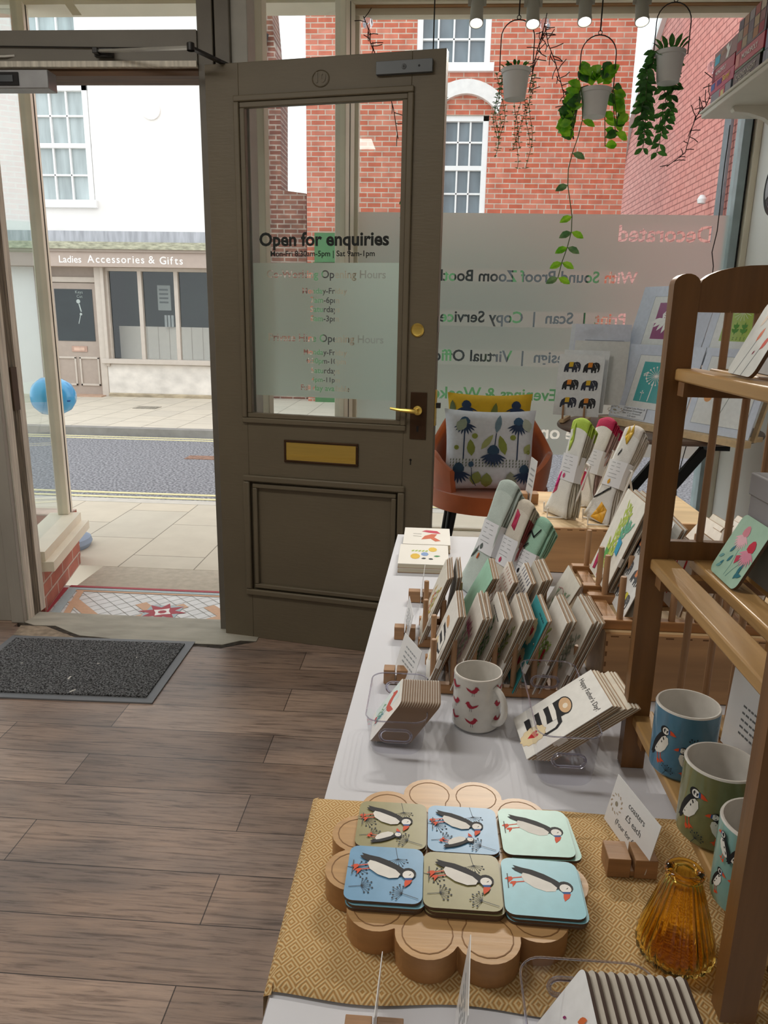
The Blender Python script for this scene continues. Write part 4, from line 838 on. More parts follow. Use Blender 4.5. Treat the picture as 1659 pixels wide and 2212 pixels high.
tub('acrylic_tub', 'small clear acrylic tub of coasters at the left edge of the table', -.088, 1.022, .008, 1.185, .062)
tub('acrylic_tub', "long clear acrylic tub holding the Father's Day cards", .168, .965, .262, 1.215, .085)
tub('acrylic_tub', 'clear acrylic tub of flowery coasters at the bottom edge of the picture', .100, .40, .225, .592, .07)
# coasters standing in tubs
ORD = ['first', 'second', 'third', 'fourth', 'fifth', 'sixth', 'seventh', 'eighth', 'ninth', 'tenth', 'eleventh', 'twelfth', 'thirteenth', 'fourteenth', 'fifteenth', 'sixteenth', 'seventeenth']
rnd = random.Random(5)
def leaning_coasters(n, x0, dx, yn, s, lean, face, art, lab, labu, grp, z0, edge='#8a735f', t=.0034):
    for k in range(n):
        P1 = (x0+dx*k, yn+rnd.uniform(-.002, .002), z0); P0 = (x0+dx*k, yn+s, z0)
        coaster(frame(P0, P1, lean), s, face if k == 0 else '#cfc8bd', art if k == 0 else None, lab if k == 0 else labu % ORD[k], grp, edge=edge, t=t, r=.009)
robin = [rect('#dfeceb', .0, .1, .6, .9)]+T(bird('#cf5a4a'), .15, .30, .7)+foliage(rnd, ['#7fb08a', '#5f9aa0'], 18, .1, .6, .05, .5, 2)+[circ('#c03a4a', .35, .12, .05), circ('#c03a4a', .5, .15, .04)]
leaning_coasters(16, -.083, .0040, 1.055, .088, 34, '#f0eee8', robin, 'front coaster with a painted robin leaning in the small acrylic tub', '%s coaster of the row leaning in the small acrylic tub, counted from the robin coaster', 'coasters standing in the small acrylic tub', TZ+.004)
dots = umbel('#3c4450', .35, .0, R(70), .45, .18)+[leaf('#b9c23a', .5, .42+.0, R(80+20*i), .12, .035) for i in range(-3, 4)]+umbel('#3c4450', .8, .05, R(95), .55, .17)+[leaf('#c9cf3a', .75, .6, R(90+22*i), .13, .04) for i in range(-3, 4)]+[leaf('#d9703a', .45, .75, R(60), .16, .07), leaf('#d9552a', .6, .15, R(50), .14, .07), leaf('#8f2f6a', .25, .55, R(50), .07, .03), leaf('#8f2f6a', .3, .25, R(30), .06, .03), leaf('#6a4a8a', .85, .35, R(40), .05, .02), leaf('#8f2f6a', .55, .5, R(60), .05, .02)]
leaning_coasters(11, .114, .0088, .479, .092, 28, '#eef0f2', dots, 'front white coaster with lime seed heads in the bottom tub', '%s dark-edged coaster in the bottom tub, counted from the seed-head one', 'coasters standing in the bottom tub', TZ+.004, edge='#4a3a34', t=.0042)

# greeting cards
def card(F, w_, h_, art, face, lab, grp, seed=0, band=False, bg=None, name='greeting_card', env=True, off=0):
    P, ux, uy, n = F; P = P-n*off
    t = thing(name, lab, 'greeting card', P+ux*(w_/2), grp)
    b = MB(); b.prism([(0, 0), (w_, 0), (w_, h_), (0, h_)], -.0012, 0, ink(face, .55), ax=(ux, uy, n), o=P)
    if art: b.art(art, lambda x, y, h: P+ux*(x*w_)+uy*(y*h_)+n*h)
    b.build('card', t, smooth=0)
    if env:
        b = MB(); q = P-n*.0022+ux*.001+uy*.0015; b.prism([(0, 0), (w_-.001, 0), (w_-.001, h_), (0, h_)], -.0014, 0, KRAFT, ax=(ux, uy, n), o=q); b.build('envelope', t, smooth=0)
    if band:
        b = MB(); q = P+ux*(w_+.0006)+uy*(h_*.30); b.prism([(-.012, 0), (.0, 0), (.0, .018), (-.012, .018)], -.006, .0006, CARDW, ax=(ux, uy, n), o=q); b.build('paper_band', t, smooth=0)
    return t
GS = ['#7fa86a', '#a9bf5a', '#5f8f6a', '#b9cf6a', '#6fa58f']
def fol(cols, pot=None, n=36, seed=1, extra=()): return foliage(random.Random(seed), cols, n, .15, .85, .12, .88, 4, pot)+list(extra)
coffee = [(BK, [(.30, .30), (.62, .30), (.66, .72), (.26, .72)]), rect('#f0eee8', .29, .40, .65, .46), rect('#f0eee8', .28, .53, .66, .59), rect('#f0eee8', .27, .65, .66, .70), circ('#c99a6a', .46, .73, .19, 16, .05), strk(BK, [(.64, .62), (.80, .60), (.80, .42), (.62, .38)], .04)]+T(biscuit(.5, .5, .5), .12, .10, .32)
teal = [('#3a9aa0', [(0, 0), (1, 0), (1, 1), (0, 1)])]+T(biscuit(.5, .5, .5), .40, .52, .34)+T(biscuit(.5, .5, .5), .06, .38, .30)+T(biscuit(.5, .5, .5), .46, .12, .34)+T(biscuit(.5, .5, .5), .04, .02, .30)+scribble(random.Random(1), .55, .86, .35, .08, '#1f4f5a', 1)
hearts = scribble(random.Random(2), .2, .82, .6, .06, '#555555', 1)
FR = [
 (.004, 3, coffee, '#eceae4', 'white card with black striped coffee cup at the left end of the front rack'),
 (.047, 4, fol(['#8fa58a', '#b98a9a'], seed=4)+[strk('#c22a7a', [(.2+.1*i, .62), (.24+.1*i, .74), (.28+.1*i, .62)], .03) for i in range(5)], '#e6e2da', 'white card with magenta lettering in the front rack'),
 (.084, 3, fol(['#4f7f5a', '#7fa86a'], '#a83a3a', 34, 7, [leaf('#c22a3a', .2, .3, R(60), .12, .09)])+hearts, '#e8e6df', 'white card with dark green plants and small red tulip in the front rack'),
 (.121, 4, fol(['#8a9a4a', '#a9b05a', '#5f7a4a'], '#3f8fa8', 44, 9, [leaf('#c8202c', .55, .25, R(70), .12, .12)]), '#e5e0d6', 'cream card with olive foliage, blue pot and red pot in the front rack'),
 (.160, 2, teal, '#3a9aa0', 'teal card with heart biscuits in the front rack'),
 (.198, 3, fol(['#7fa84a', '#9fbf5a'], None, 38, 11, [(('#b8202c'), [(.62, .3), (.72, .32), (.70, .5), (.60, .46)])]), '#ebe9e2', 'white card with light green fern and red pot in the front rack'),
 (.240, 5, fol(['#8f9a8a', '#a8a89a', '#9a9f8a'], seed=13), '#dcd9d0', 'grey-toned plant card at the right end of the front rack')]
rnd = random.Random(11)
SF = ['coffee cup card', 'magenta lettered card', 'dark green plant card', 'olive foliage card', 'teal biscuit card', 'fern card', 'grey plant card']
SR = ['yellow flower card', 'dark-backed card', 'mint green card', 'pink rain card', 'navy rain card', 'grey card', 'lone pot plant card']
for x, n_, art_, face, lab in FR:
    sn = SF.pop(0)
    for k in range(n_):
        y = 1.232+rnd.uniform(-.003, .004)+.002*k; F = frame((x+.0046*k, y+.135, TZ+.010), (x+.0046*k+rnd.uniform(-.002, .003), y, TZ+.010), 20+rnd.uniform(-.4, .4)+k*.5)
        card(F, .135, .152+rnd.uniform(-.002, .002), art_ if k == 0 else None, face if k == 0 else '#e2ded4', lab if k == 0 else '%s kraft-backed card of the front rack slot led by the %s' % (ORD[k], sn), 'greeting cards in the front dowel rack', band=(k == 0))
navd = [strk('#2b3560', [(.12+.14*i+(.05 if j % 2 else 0), .08+.12*j), (.15+.14*i+(.05 if j % 2 else 0), .16+.12*j)], .022) for i in range(6) for j in range(8)]
pnkd = [strk('#c27a6a', [(.12+.14*i+(.05 if j % 2 else 0), .08+.12*j), (.15+.14*i+(.05 if j % 2 else 0), .14+.12*j)], .018) for i in range(6) for j in range(8)]
RR_ = [
 (-.012, 3, fol(['#d9b04a', '#c96a5a', '#a9bf5a'], seed=21), '#e8e4d8', 'cream card with yellow flowers at the left end of the rear rack', 20, .155),
 (.042, 2, None, '#a9a8a0', 'dark-backed card standing nearly upright in the rear rack', 8, .15),
 (.058, 4, None, '#9fd0b8', 'mint green card in the rear rack', 26, .165),
 (.112, 3, pnkd, '#ebe6de', 'white card with pink rain dashes in the rear rack', 24, .155),
 (.146, 3, navd, '#e9e8e6', 'white card with navy rain dashes in the rear rack', 24, .155),
 (.178, 5, None, '#c9c4b8', 'grey card in the crowded slot of the rear rack', 20, .158),
 (.238, 1, fol(['#8fa58a', '#b9a8a0', '#7f9a7a'], seed=25)+[strk('#b98a8a', [(.2, .7), (.4, .75), (.6, .7)], .012)], '#dcdad0', 'pale card with green pot plants alone in the rear rack', 26, .158)]
for x, n_, art_, face, lab, ln, hh in RR_:
    sn = SR.pop(0)
    for k in range(n_):
        y = 1.425+rnd.uniform(-.003, .004)+.003*k; F = frame((x+.0048*k, y+.135, TZ+.010), (x+.0048*k, y, TZ+.010), ln+rnd.uniform(-.4, .4)-(k*.3 if ln > 20 else 0))
        card(F, .135, hh+rnd.uniform(-.002, .002), art_ if k == 0 else None, face if k == 0 else '#e0dcd2', lab if k == 0 else '%s kraft-backed card of the rear rack slot led by the %s' % (ORD[k], sn), 'greeting cards in the rear dowel rack', band=(k == 0 and n_ > 1))
# dowel racks
def rack(lab, x0, x1, yr, z, xs, h=.088, ends=True):
    t = thing('card_rack', lab, 'card rack', ((x0+x1)/2, sum(yr)/2, z), 'wooden dowel card racks')
    for y in yr: MB().box((x0, y-.008, z), (x1, y+.008, z+.018), RAILW).build('rail', t, bevel=.0015)
    for x in (x0+.05, x1-.05): MB().box((x-.01, yr[0], z+.001), (x+.01, yr[1], z+.008), RAILW).build('cross_bar', t)
    for x in xs:
        for y in yr: MB().lathe([(.0055, 0), (.0055, h-.001), (.0045, h), (0, h)], (x, y, z+.016), DOWEL, 12).build('dowel', t)
rack('front beech dowel card rack on the white cloth behind the white mug', .002, .292, (1.243, 1.357), TZ, [.017+.0365*i for i in range(8)])
rack('rear beech dowel card rack on the white cloth beside the crate', -.014, .285, (1.438, 1.552), TZ, [.0+.037*i for i in range(8)])

# mugs
def mug(name, lab, x, y, z, body, r=.040, h=.094, hang=None, art=None, grp=None, inner='#d9d6d0'):
    t = thing(name, lab, 'mug', (x, y, z), grp); MAT = ink(body, .12); INN = ink(inner, .15)
    b = MB(); b.lathe([(0, .002), (r-.004, .0), (r-.0005, .004), (r, .010), (r, h-.002)], (x, y, z), MAT, 48)
    b.lathe([(r, h-.002), (r-.001, h), (r-.003, h), (r-.0038, h-.004), (r-.004, .012), (r-.010, .006), (0, .005)], (x, y, z), INN, 48)
    if art:
        mp = lambda u, v, hh: Vector((x+(r+hh)*math.cos(u/r), y+(r+hh)*math.sin(u/r), z+v))
        b.art(art, mp, .00025, sub=.006)
    b.build('mug_body', t)
    if hang is not None:
        a = R(hang); d = Vector((math.cos(a), math.sin(a), 0)); c = Vector((x, y, z)); pts = []
        for i in range(13): g = R(-82+164*i/12); pts.append(c+d*(r-.004+.026*math.cos(g))+Z3*(h*.5+h*.33*math.sin(g)))
        MB().tube(pts, [.0055]*13, MAT if body[1] in 'd' else ink(body, .12), 12).build('handle', t)
def onmug(sh, ang, v, s, r=.040, flip=False, rot=0):   # ang: centre direction in degrees; reader from outside sees +u to the left, so mirror
    return [(c, [(R(ang)*r-(px-.5)*s*(-1 if not flip else 1)*1.0, v+py*s) for px, py in p]) for c, p in sh]
ba = []
for j in range(3):
    for ang, fl_ in ((-107, j % 2 == 0), (-155, j % 2 == 1), (-35, False), (160, True)):
        ba += onmug(T(bird('#a8243c'), 0, 0, 1), ang, .012+.028*j, .023, flip=fl_)
mug('mug', 'white mug with rows of small red birds beside the front card rack', .0915, 1.142, TZ, '#d8d8d4', .0405, .096, -48, ba)
def pufmug(c, a0):
    return onmug(PUFFIN, a0, .016, .062)+onmug(T(PUFFIN), a0+38, .010, .046, flip=True)+onmug(umbel('#22303a', .1, .0, R(50), .35, .3, w_=.018), a0+62, .045, .036)+onmug(umbel('#22303a', .1, .0, R(60), .3, .3, w_=.018), a0+22, .004, .030)+onmug(umbel('#22303a', .1, .0, R(60), .3, .3, w_=.018), a0+95, .03, .034)
MZ = .829
mug('mug', 'blue mug with two puffins, farthest on the bottom shelf of the rack', .347, .900, MZ, '#56829f', .0405, .094, 75, pufmug(BL, -148), 'puffin mugs on the pine rack')
mug('mug', 'olive green puffin mug in the middle of the bottom rack shelf', .342, .768, MZ, '#7f7f58', .0405, .094, 75, pufmug(OL, -150), 'puffin mugs on the pine rack')
sm = []
for j in range(2):
    for k_, a_ in enumerate((-170, -140, -108, -76)): sm += onmug(PUFFIN, a_, .012+.042*j, .036, flip=bool((k_+j) % 2))
mug('mug', 'pale mint mug with many small puffins nearest the front post of the rack', .344, .662, MZ, '#84aea8', .0405, .094, 75, sm, 'puffin mugs on the pine rack')

# Father's Day cards in the long tub
Pf = onz(1128, 1545, .76); rnd = random.Random(2)
FP1 = Vector((.160, 1.012, TZ+.020)); FP0 = FP1+Vector((-.008, .112, 0))
fd_art = [(BK, [(.22, .10), (.55, .10), (.60, .54), (.20, .56)])]+[('#f0eee8', [(.215-.003*j, .17+.12*j), (.56+.01*j, .155+.12*j), (.565+.01*j, .205+.12*j), (.40, .225+.12*j), (.213-.003*j, .225+.12*j)]) for j in range(3)]+[circ(BK, .405, .575, .21, 20, .085), circ('#d9b48a', .405, .58, .18, 20, .068), circ('#f2e6d2', .42, .58, .06, 10, .03), strk(BK, [(.57, .47), (.70, .46), (.76, .40), (.76, .28), (.68, .20), (.56, .19)], .05)]+T(biscuit(.5, .5, .5), .45, .0, .34, sy=.29)
for k in range(7):
    lean = 53+(k > 2)*1.5; F = frame(FP0+Vector((.0058*k, 0, 0)), FP1+Vector((.0058*k, 0, 0)), lean)
    t = card((F[0], F[1], F[2], F[3]), .118, .150+(.004 if k > 1 else 0)+rnd.uniform(-.003, .003), fd_art if k == 0 else None, '#ecece8' if k == 0 else '#ddd6c6', "white Happy Father's Day card with striped coffee cup at the front of the long tub" if k == 0 else "%s card or envelope from the front in the stack behind the Father's Day card" % ORD[k], "cards in the long acrylic tub", band=k < 2)
    if k == 0:
        P, ux, uy, n = F; b = MB(); b.text("Happy Father's Day!", lambda x, y, h: P+ux*x+uy*y+n*(h+.0002), width=.098, x=.010, y=.127, col='#3a3a3c'); b.build('lettering', t, smooth=0)

# notebooks
nb_ = [(.0, '#efefec'), (.0085, '#efefec'), (.017, '#e9e7e0')]
NB0 = Vector((-.078, 1.925, TZ))
def notebook(y0, y1, x0, x1, z, t_, lab, art, rot):
    t = thing('notebook', lab, 'notebook', ((x0+x1)/2, (y0+y1)/2, z), 'notebooks on the far corner of the cloth')
    a = R(rot); ux = Vector((math.cos(a), math.sin(a), 0)); uy = Vector((-math.sin(a), math.cos(a), 0)); o = Vector((x0, y0, 0)); w_, d_ = x1-x0, y1-y0
    ax = (ux, uy, Z3); c = o+ux*w_/2+uy*d_/2
    MB().obox(c+Z3*(z+t_/2), (w_-.004, d_-.004, t_-.002), mat('cream_pages', '#d9d2bd', .8, var=.06, scale=(3, 3, 500)), ax).build('pages', t)
    b = MB().obox(c+Z3*(z+t_-.0005), (w_, d_, .001), CARDW, ax).obox(c+Z3*(z+.0005), (w_, d_, .001), KRAFT, ax)
    if art: b.art(art, lambda x, y, h: o+ux*(x*w_)+uy*(y*d_)+Z3*(z+t_+h+.0002))
    b.build('cover', t)
flow = [leaf('#a9c25a', .25+.07*i, .62, R(60), .10, .05) for i in range(5)]+[circ('#e0b83a', .33, .38, .10, 9, .14), circ('#e6c24a', .68, .75, .09, 9, .12), circ('#7f9fd0', .52, .5, .08, 7, .1), leaf('#3f8f5a', .70, .4, R(10), .14, .08), leaf('#22303a', .55, .30, R(200), .1, .08), leaf('#22303a', .60, .28, R(-20), .1, .08)]
rob = [('#cf6a4a', [(.38, .28), (.45, .50), (.60, .62), (.72, .62), (.66, .42), (.80, .22), (.68, .18), (.58, .34)]), ('#c9405a', [(.38, .78), (.48, .86), (.72, .82), (.80, .66), (.70, .66), (.55, .70)]), strk('#555555', [(.20, .62), (.38, .6)], .012), strk('#555555', [(.20, .48), (.38, .46)], .012)]
for k in range(2): notebook(1.90, 2.08, -.080, .058, TZ+.013*k, .013, ['notebook under the flower-covered notebook', 'white notebook with yellow and blue flowers at the front of the notebook pile'][k], flow if k == 1 else None, 0)
for k in range(2): notebook(2.085, 2.262, -.074, .066, TZ+.013*k, .013, ['notebook under the bird-covered notebook', 'white notebook with a red bird, behind the flower-covered notebook'][k], rob if k == 1 else None, 0)

# amber glass vase
AMB = newmat('amber_glass'); m_, nt_, out_ = AMB; g_ = N(nt_, 'ShaderNodeBsdfPrincipled'); L(nt_, g_.outputs[0], out_.inputs[0])
no_ = N(nt_, 'ShaderNodeTexNoise'); no_.inputs['Scale'].default_value = 30; L(nt_, ramp(nt_, no_.outputs[0], [(.3, (.97, .68, .14)), (.7, (1.0, .76, .22))]), g_.inputs['Base Color'])
g_.inputs['Transmission Weight'].default_value = 1; g_.inputs['Roughness'].default_value = .03; g_.inputs['IOR'].default_value = 1.4
vt = thing('glass_vase', 'ribbed amber glass bud vase on the mustard mat', 'vase', (.278, .672, TZ+.006))
pr = [(0, 0), (.030, .001), (.0385, .008), (.0395, .016), (.037, .030), (.030, .055), (.0235, .078), (.0185, .094), (.0165, .100)]
inn = [(.0140, .100), (.0160, .094), (.0205, .078), (.0270, .055), (.0335, .030), (.0355, .018), (.032, .010), (0, .008)]
MB().lathe(pr+[(.0175, .1015)]+[(.0140, .1015)]+inn, (.278, .672, TZ+.006), m_, 96, flute=.035, nfl=24).build('vase_body', vt, smooth=60)
rp = [(.0155+.0045*math.cos(g*math.pi/8), .105+.0045*math.sin(g*math.pi/8)) for g in range(-4, 13)]
MB().lathe(rp, (.278, .672, TZ+.006), m_, 48).build('rim', vt, smooth=60)

# crates
def crate(lab, x0, y0, x1, y1, h, z=TZ, closed=True):
    t = thing('wooden_crate', lab, 'crate', ((x0+x1)/2, (y0+y1)/2, z)); k = .010
    MB().box((x0, y0, z), (x1, y0+k, z+h), PINEF).build('front_panel', t, bevel=.0008); MB().box((x0, y1-k, z), (x1, y1, z+h), PINEF).build('back_panel', t)
    MB().box((x0, y0+k, z), (x0+k, y1-k, z+h), PINE).build('side_panel', t); MB().box((x1-k, y0+k, z), (x1, y1-k, z+h), PINE).build('side_panel', t)
    if closed: MB().box((x0+k, y0+k, z+h-.008), (x1-k, y1-k, z+h-.0003), PINE).build('top_board', t)
    else: MB().box((x0+k, y0+k, z+.0), (x1-k, y1-k, z+.006), PINE).build('base_board', t)
    b = MB(); J = ink('#7a5532')
    for i in range(int((x1-x0)/.032)): b.box((x0+.008+i*.032, y0-.0003, z+h-.006), (x0+.022+i*.032, y0+.001, z+h-.0035), J)
    for i in range(int(h/.02)): b.box((x0+.0005, y0-.0003, z+.005+i*.02), (x0+.004, y0+.001, z+.014+i*.02), J)
    b.build('joints', t); return t
crate('pale pine crate turned upside down carrying the tall tea towels', .270, 1.955, .80, 2.40, .126)
crate('dovetailed plywood crate under the card rack behind the pine rack', .322, 1.245, .80, 1.60, .128)
b = MB().box((.283, 1.95, TZ+.0), (.60, 1.953, TZ+.004), ink('#8fa3b0')); 
# open card box behind the rack at right
ob_ = crate('open pine crate packed with greeting cards below the round table', .56, 1.62, 1.02, 1.94, .105, TZ+.05, closed=False)
rnd = random.Random(21)
cols = ['#efe9e0', '#e8e3d6', '#eceae4']
k = 0
for row, (y, n_, xs) in enumerate(((1.66, 12, .60), (1.79, 12, .62))):
    for i in range(n_):
        x = xs+i*.030; art_ = [leaf('#cf2a3a', .35, .2, R(80), .35, .22), leaf('#cf2a3a', .7, .1, R(90), .2, .1)] if i % 3 == 0 else fol(['#a9bf5a', '#8fa86a'], n=14, seed=i+40) if i % 3 == 1 else None
        F = frame((x, y+.115, TZ+.06), (x+.006, y, TZ+.06), 36+rnd.uniform(-4, 4))
        card(F, .115, .155, art_, cols[i % 3], ORD[i]+' from the left: '+['red tulip card in the front row of the open crate', 'cream card with green sprigs in the open crate', 'plain cream card packed in the open crate'][i % 3] if row == 0 else ORD[i]+' from the left: '+['red tulip card in the back row of the open crate', 'sprigged cream card in the back row of the open crate', 'plain card in the back row of the open crate'][i % 3], 'cards packed in the open pine crate, '+['front row', 'back row'][row]+[' tulips', ' sprigs', ' plain'][i % 3], env=True)

# card rack on the dovetailed crate, with plants and elephant cards
ZB = TZ+.128
t = thing('card_rack', 'beech dowel card rack standing on the dovetailed crate', 'card rack', (.45, 1.44, ZB), 'wooden dowel card racks')
for y in (1.275, 1.40, 1.455, 1.58): MB().box((.318, y-.010, ZB), (.60, y+.010, ZB+.018), RAILW).build('rail', t, bevel=.0015)
for x in (.34, .57): MB().box((x-.012, 1.28, ZB+.001), (x+.012, 1.58, ZB+.009), RAILW).build('cross_bar', t)
for i in range(6):
    for y in (1.275, 1.40, 1.455, 1.58): MB().lathe([(.006, 0), (.006, .078), (.005, .080), (0, .080)], (.350+.046*i, y, ZB+.018), DOWEL, 12).build('dowel', t)
plants = foliage(random.Random(6), ['#b9cf5a', '#a9c24a'], 36, .30, .62, .25, .92, 3)+foliage(random.Random(8), ['#5faa8a', '#6fb59a'], 18, .62, .92, .50, .80, 2)+foliage(random.Random(9), ['#c4d86a'], 24, .2, .7, .12, .45, 2)+[('#3fa0c8', [(.60, .55), (.78, .52), (.80, .36), (.66, .38)]), ('#b8205a', [(.08, .22), (.22, .20), (.24, .06), (.14, .04)]), ('#5faf5a', [(.30, .35), (.46, .34), (.44, .24), (.33, .24)]), leaf('#d0407a', .42, .02, R(80), .18, .12)]
P0 = onz(1273, 1226, ZB+.02); P1 = onz(1297, 1264, ZB+.02); wy = (P0-P1).length
for k in range(3):
    F = frame(P0+X3*.009*k, P1+X3*.009*k, 20+k*1.5); card(F, .150, .190, plants if k == 0 else None, '#edebe2' if k == 0 else '#dcd8cc', 'cream card with green pot plants and a blue pot on the crate-top rack' if k == 0 else '%s card behind the pot plant card with the blue pot' % ORD[k], 'cards in the crate-top rack', band=k == 0)
eleph = []
for j in range(4):
    for i in range(2): eleph += T(elephant('#55585c', ['#d88a5a', '#d9d04a'][(i+j) % 2]), .10+.46*i-.03*(j % 2), .08+.225*j, .34, sy=.17)
P0 = onz(1313, 1282, ZB+.004); P1 = onz(1345, 1352, ZB+.004)
F = frame(P0, P1, 21); card(F, .150, .205, eleph, '#e6e8e8', 'white card of grey elephants with orange and yellow blankets against the rack post', 'cards in the crate-top rack', env=False)
for k in range(2):
    F = frame(P0+X3*(.014+.007*k), P1+X3*(.014+.007*k), 22); card(F, .150, .195, None, '#d8d8d4', '%s clear-wrapped card behind the grey elephant card' % ORD[k+1], 'cards in the crate-top rack', env=True)
redw = [strk('#c8202c', [(.3, .55), (.36, .75), (.42, .55)], .05), strk('#c8202c', [(.65, .45), (.68, .75)], .05), circ('#c8202c', .5, .2, .02), circ('#c8202c', .4, .15, .02)]
for k, (x, a_) in enumerate(((.455, redw), (.50, None), (.545, redw), (.59, None))):
    F = frame((x, 1.43, ZB+.018), (x+.004, 1.29, ZB+.018), 12); card(F, .14, .13, a_, '#e9e4de', 'white card with red strokes seen through the rack, %s' % ['left of the first spindle', 'between spindles', 'behind the second spindle', 'farthest right'][k], 'cards in the crate-top rack', env=True)

# tea towels
def towel(lab, base, lean, L_, w_, th, cols, art=None, yaw_=-24):
    """folded tea towel: three nested loops of cloth, pinched by a paper band"""
    t = thing('tea_towel', lab, 'tea towel', base, 'banded tea towels'); a = R(yaw_)
    d = Vector((math.sin(a), math.cos(a), 0)); c = Vector(base); F = frame(c+d*w_/2, c-d*w_/2, lean); P0, ux, uy, nn = F
    def wid(s): return w_*(1.10-.46*math.sin(min(1, s/.5)*math.pi/2)) if s < .5 else w_*(.64+.10*math.sin((s-.5)*3))
    def pinch(s): return 1-.40*math.exp(-((s-.5)/.16)**2)
    def cm(h): return mat('towel_'+h.strip('#'), h, .9, var=.05, scale=(40, 40, 40), bump=.2, bscale=(250, 250, 250))
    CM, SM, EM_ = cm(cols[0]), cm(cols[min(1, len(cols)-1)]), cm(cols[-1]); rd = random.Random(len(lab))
    nl = 3; tk = th/nl
    for k in range(nl):
        top = L_*(1-.035*k)-.004; bot = .0+.004*((k*2) % 3); path = []; m_ = 13
        for i in range(m_+1): s = i/m_; path.append((s, bot+(top-tk*.5-bot)*s, -tk*k*pinch(s), 0))
        for g in (30, 60, 90, 120, 150): path.append((1, top-tk*.5+tk*.75*math.sin(R(g)), -tk*k-tk*.42*(1-math.cos(R(g))), 1))
        for i in range(m_, -1, -1): s = i/m_; path.append((s, bot+.006+(top-tk*.5-bot)*s, (-tk*k-tk*.80)*pinch(s), 2))
        b = MB(); U = (-1, -.72, -.35, 0, .35, .72, 1); vs_ = []; ph = rd.uniform(0, 6)
        for (s, y, n_, leg) in path:
            hw = wid(s)/2
            for u in U:
                wob = .0028*math.sin(s*11+ph+u*2)+(.004*math.sin(s*5+ph+k) if abs(u) == 1 else 0)
                crown = .0045*(1-u*u)*(1 if leg == 0 and k == 0 else .3)
                vs_.append(c+ux*(u*hw+.004*math.sin(s*6+ph)+.002*k)+uy*(y-.010*abs(u)**2*(1 if s > .9 else 0))+nn*(n_+crown+wob*.5))
        nU = len(U); np_ = len(path); b.v += vs_
        for i in range(np_-1):
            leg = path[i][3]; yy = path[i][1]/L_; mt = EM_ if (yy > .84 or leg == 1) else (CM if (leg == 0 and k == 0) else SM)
            for q in range(nU-1): b.f.append([i*nU+q, i*nU+q+1, (i+1)*nU+q+1, (i+1)*nU+q]); b.mi.append(b.m(mt))
        if k == 0 and art:
            def mp(x, y, h): s = y; u = (x-.5)*2; return c+ux*(u*wid(s)/2+.004*math.sin(s*6+ph))+uy*(bot+(top-tk*.5-bot)*s)+nn*(.0045*(1-u*u)+.0014*math.sin(s*11+ph+u*2)+h)
            b.art(art, mp, .0016, sub=.08)
        o = b.build('cloth_fold', t, smooth=70)
        bm = bpy.data.meshes; o.modifiers.new('cloth', 'SOLIDIFY').thickness = .0024; o.modifiers['cloth'].offset = -1
    s0, s1 = .36, .62; b = MB(); vs_ = []; ring = ((-1, .001), (-.6, .0062), (0, .0078), (.6, .0062), (1, .001), (1.03, -th*.30), (1, -th*.62), (-1, -th*.62), (-1.03, -th*.3)); nr = len(ring)
    for s in (s0, (s0+s1)/2, s1):
        hw = wid(s)/2+.003
        for (u, n_) in ring: vs_.append(c+ux*(u*hw+.004*math.sin(s*6))+uy*(s*L_)+nn*n_)
    b.add(vs_, [(j*nr+q, j*nr+(q+1) % nr, (j+1)*nr+(q+1) % nr, (j+1)*nr+q) for j in range(2) for q in range(nr)], mat('white_paper_band', '#dfe1e6', .6, var=.02))
    def mb(x, y, h): s = s0+(s1-s0)*y; u = (x-.5)*2; return c+ux*(u*wid(s)/2+.004*math.sin(s*6))+uy*(s*L_)+nn*(h+.0078-.004*u*u)
    b.art([strk('#9a9ea2', [(.25, .90-.07*i), (.25+[.5, .6, .55][i % 3], .90-.07*i)], .018) for i in range(0, 9, 2)]+([leaf(art[0][0], .45, .06, R(80), .22, .16)] if art else []), mb, .0008); b.build('paper_band', t, smooth=60)
    return t
def stand(lab, base, h=.15, w_=.07):
    t = thing('wire_easel', lab, 'easel stand', base, 'white display easels'); B = Vector(base); WW = mat('white_coated_wire', '#e4e2de', .35, var=.02)
    for s in (-1, 1):
        MB().tube([B+Vector((-.012, s*w_/2, .03)), B+Vector((-.012, s*w_/2, .003)), B+Vector((.05, s*w_/2, .003)), B+Vector((.045+h*.35, s*w_*.35, h))], .003, WW, 6).build('wire_leg', t)
    MB().tube([B+Vector((.045+h*.35, -w_*.35, h)), B+Vector((.045+h*.35, w_*.35, h)), B+Vector((.13, 0, .003))], .003, WW, 6).build('back_leg', t)
GRN = [strk('#a9c24a', [(.2, .72), (.35, .82), (.3, .95)], .12), leaf('#c9207a', .15, .28, R(60), .2, .12)]
ZA = TZ+.126
towel('white tea towel with lime stripe and magenta petals on the pale crate', (.360, 2.085, ZA+.004), 14, .285, .105, .036, ['#dfe0dc', '#b9b4a6', '#a4bf4a'], [('#c23a6a', [(.1, .2), (.3, .25), (.25, .36), (.08, .3)])]+GRN)
towel('white tea towel with crimson edge and large red petal behind the lime one', (.452, 2.235, ZA+.004), 17, .275, .11, .038, ['#dedcd6', '#a98f8c', '#b02850'], [('#c22a5a', [(.12, .12), (.55, .16), (.6, .36), (.3, .44), (.08, .3)]), leaf('#e6c2a0', .35, .2, R(80), .16, .03)])
towel('white tea towel with yellow and plum edge, rightmost on the crate', (.462, 2.035, ZA+.004), 22, .285, .105, .036, ['#dcdcda', '#c4beb4', '#cfcac4'], [('#d9a02a', [(.35, .02), (.8, .0), (.85, .14), (.55, .2)]), strk(BK, [(.1, .22), (.5, .30), (.8, .36)], .02), strk('#d9b23a', [(.3, .95), (.5, .88), (.6, .99)], .12), strk(BK, [(.35, .70), (.4, .76)], .03)])
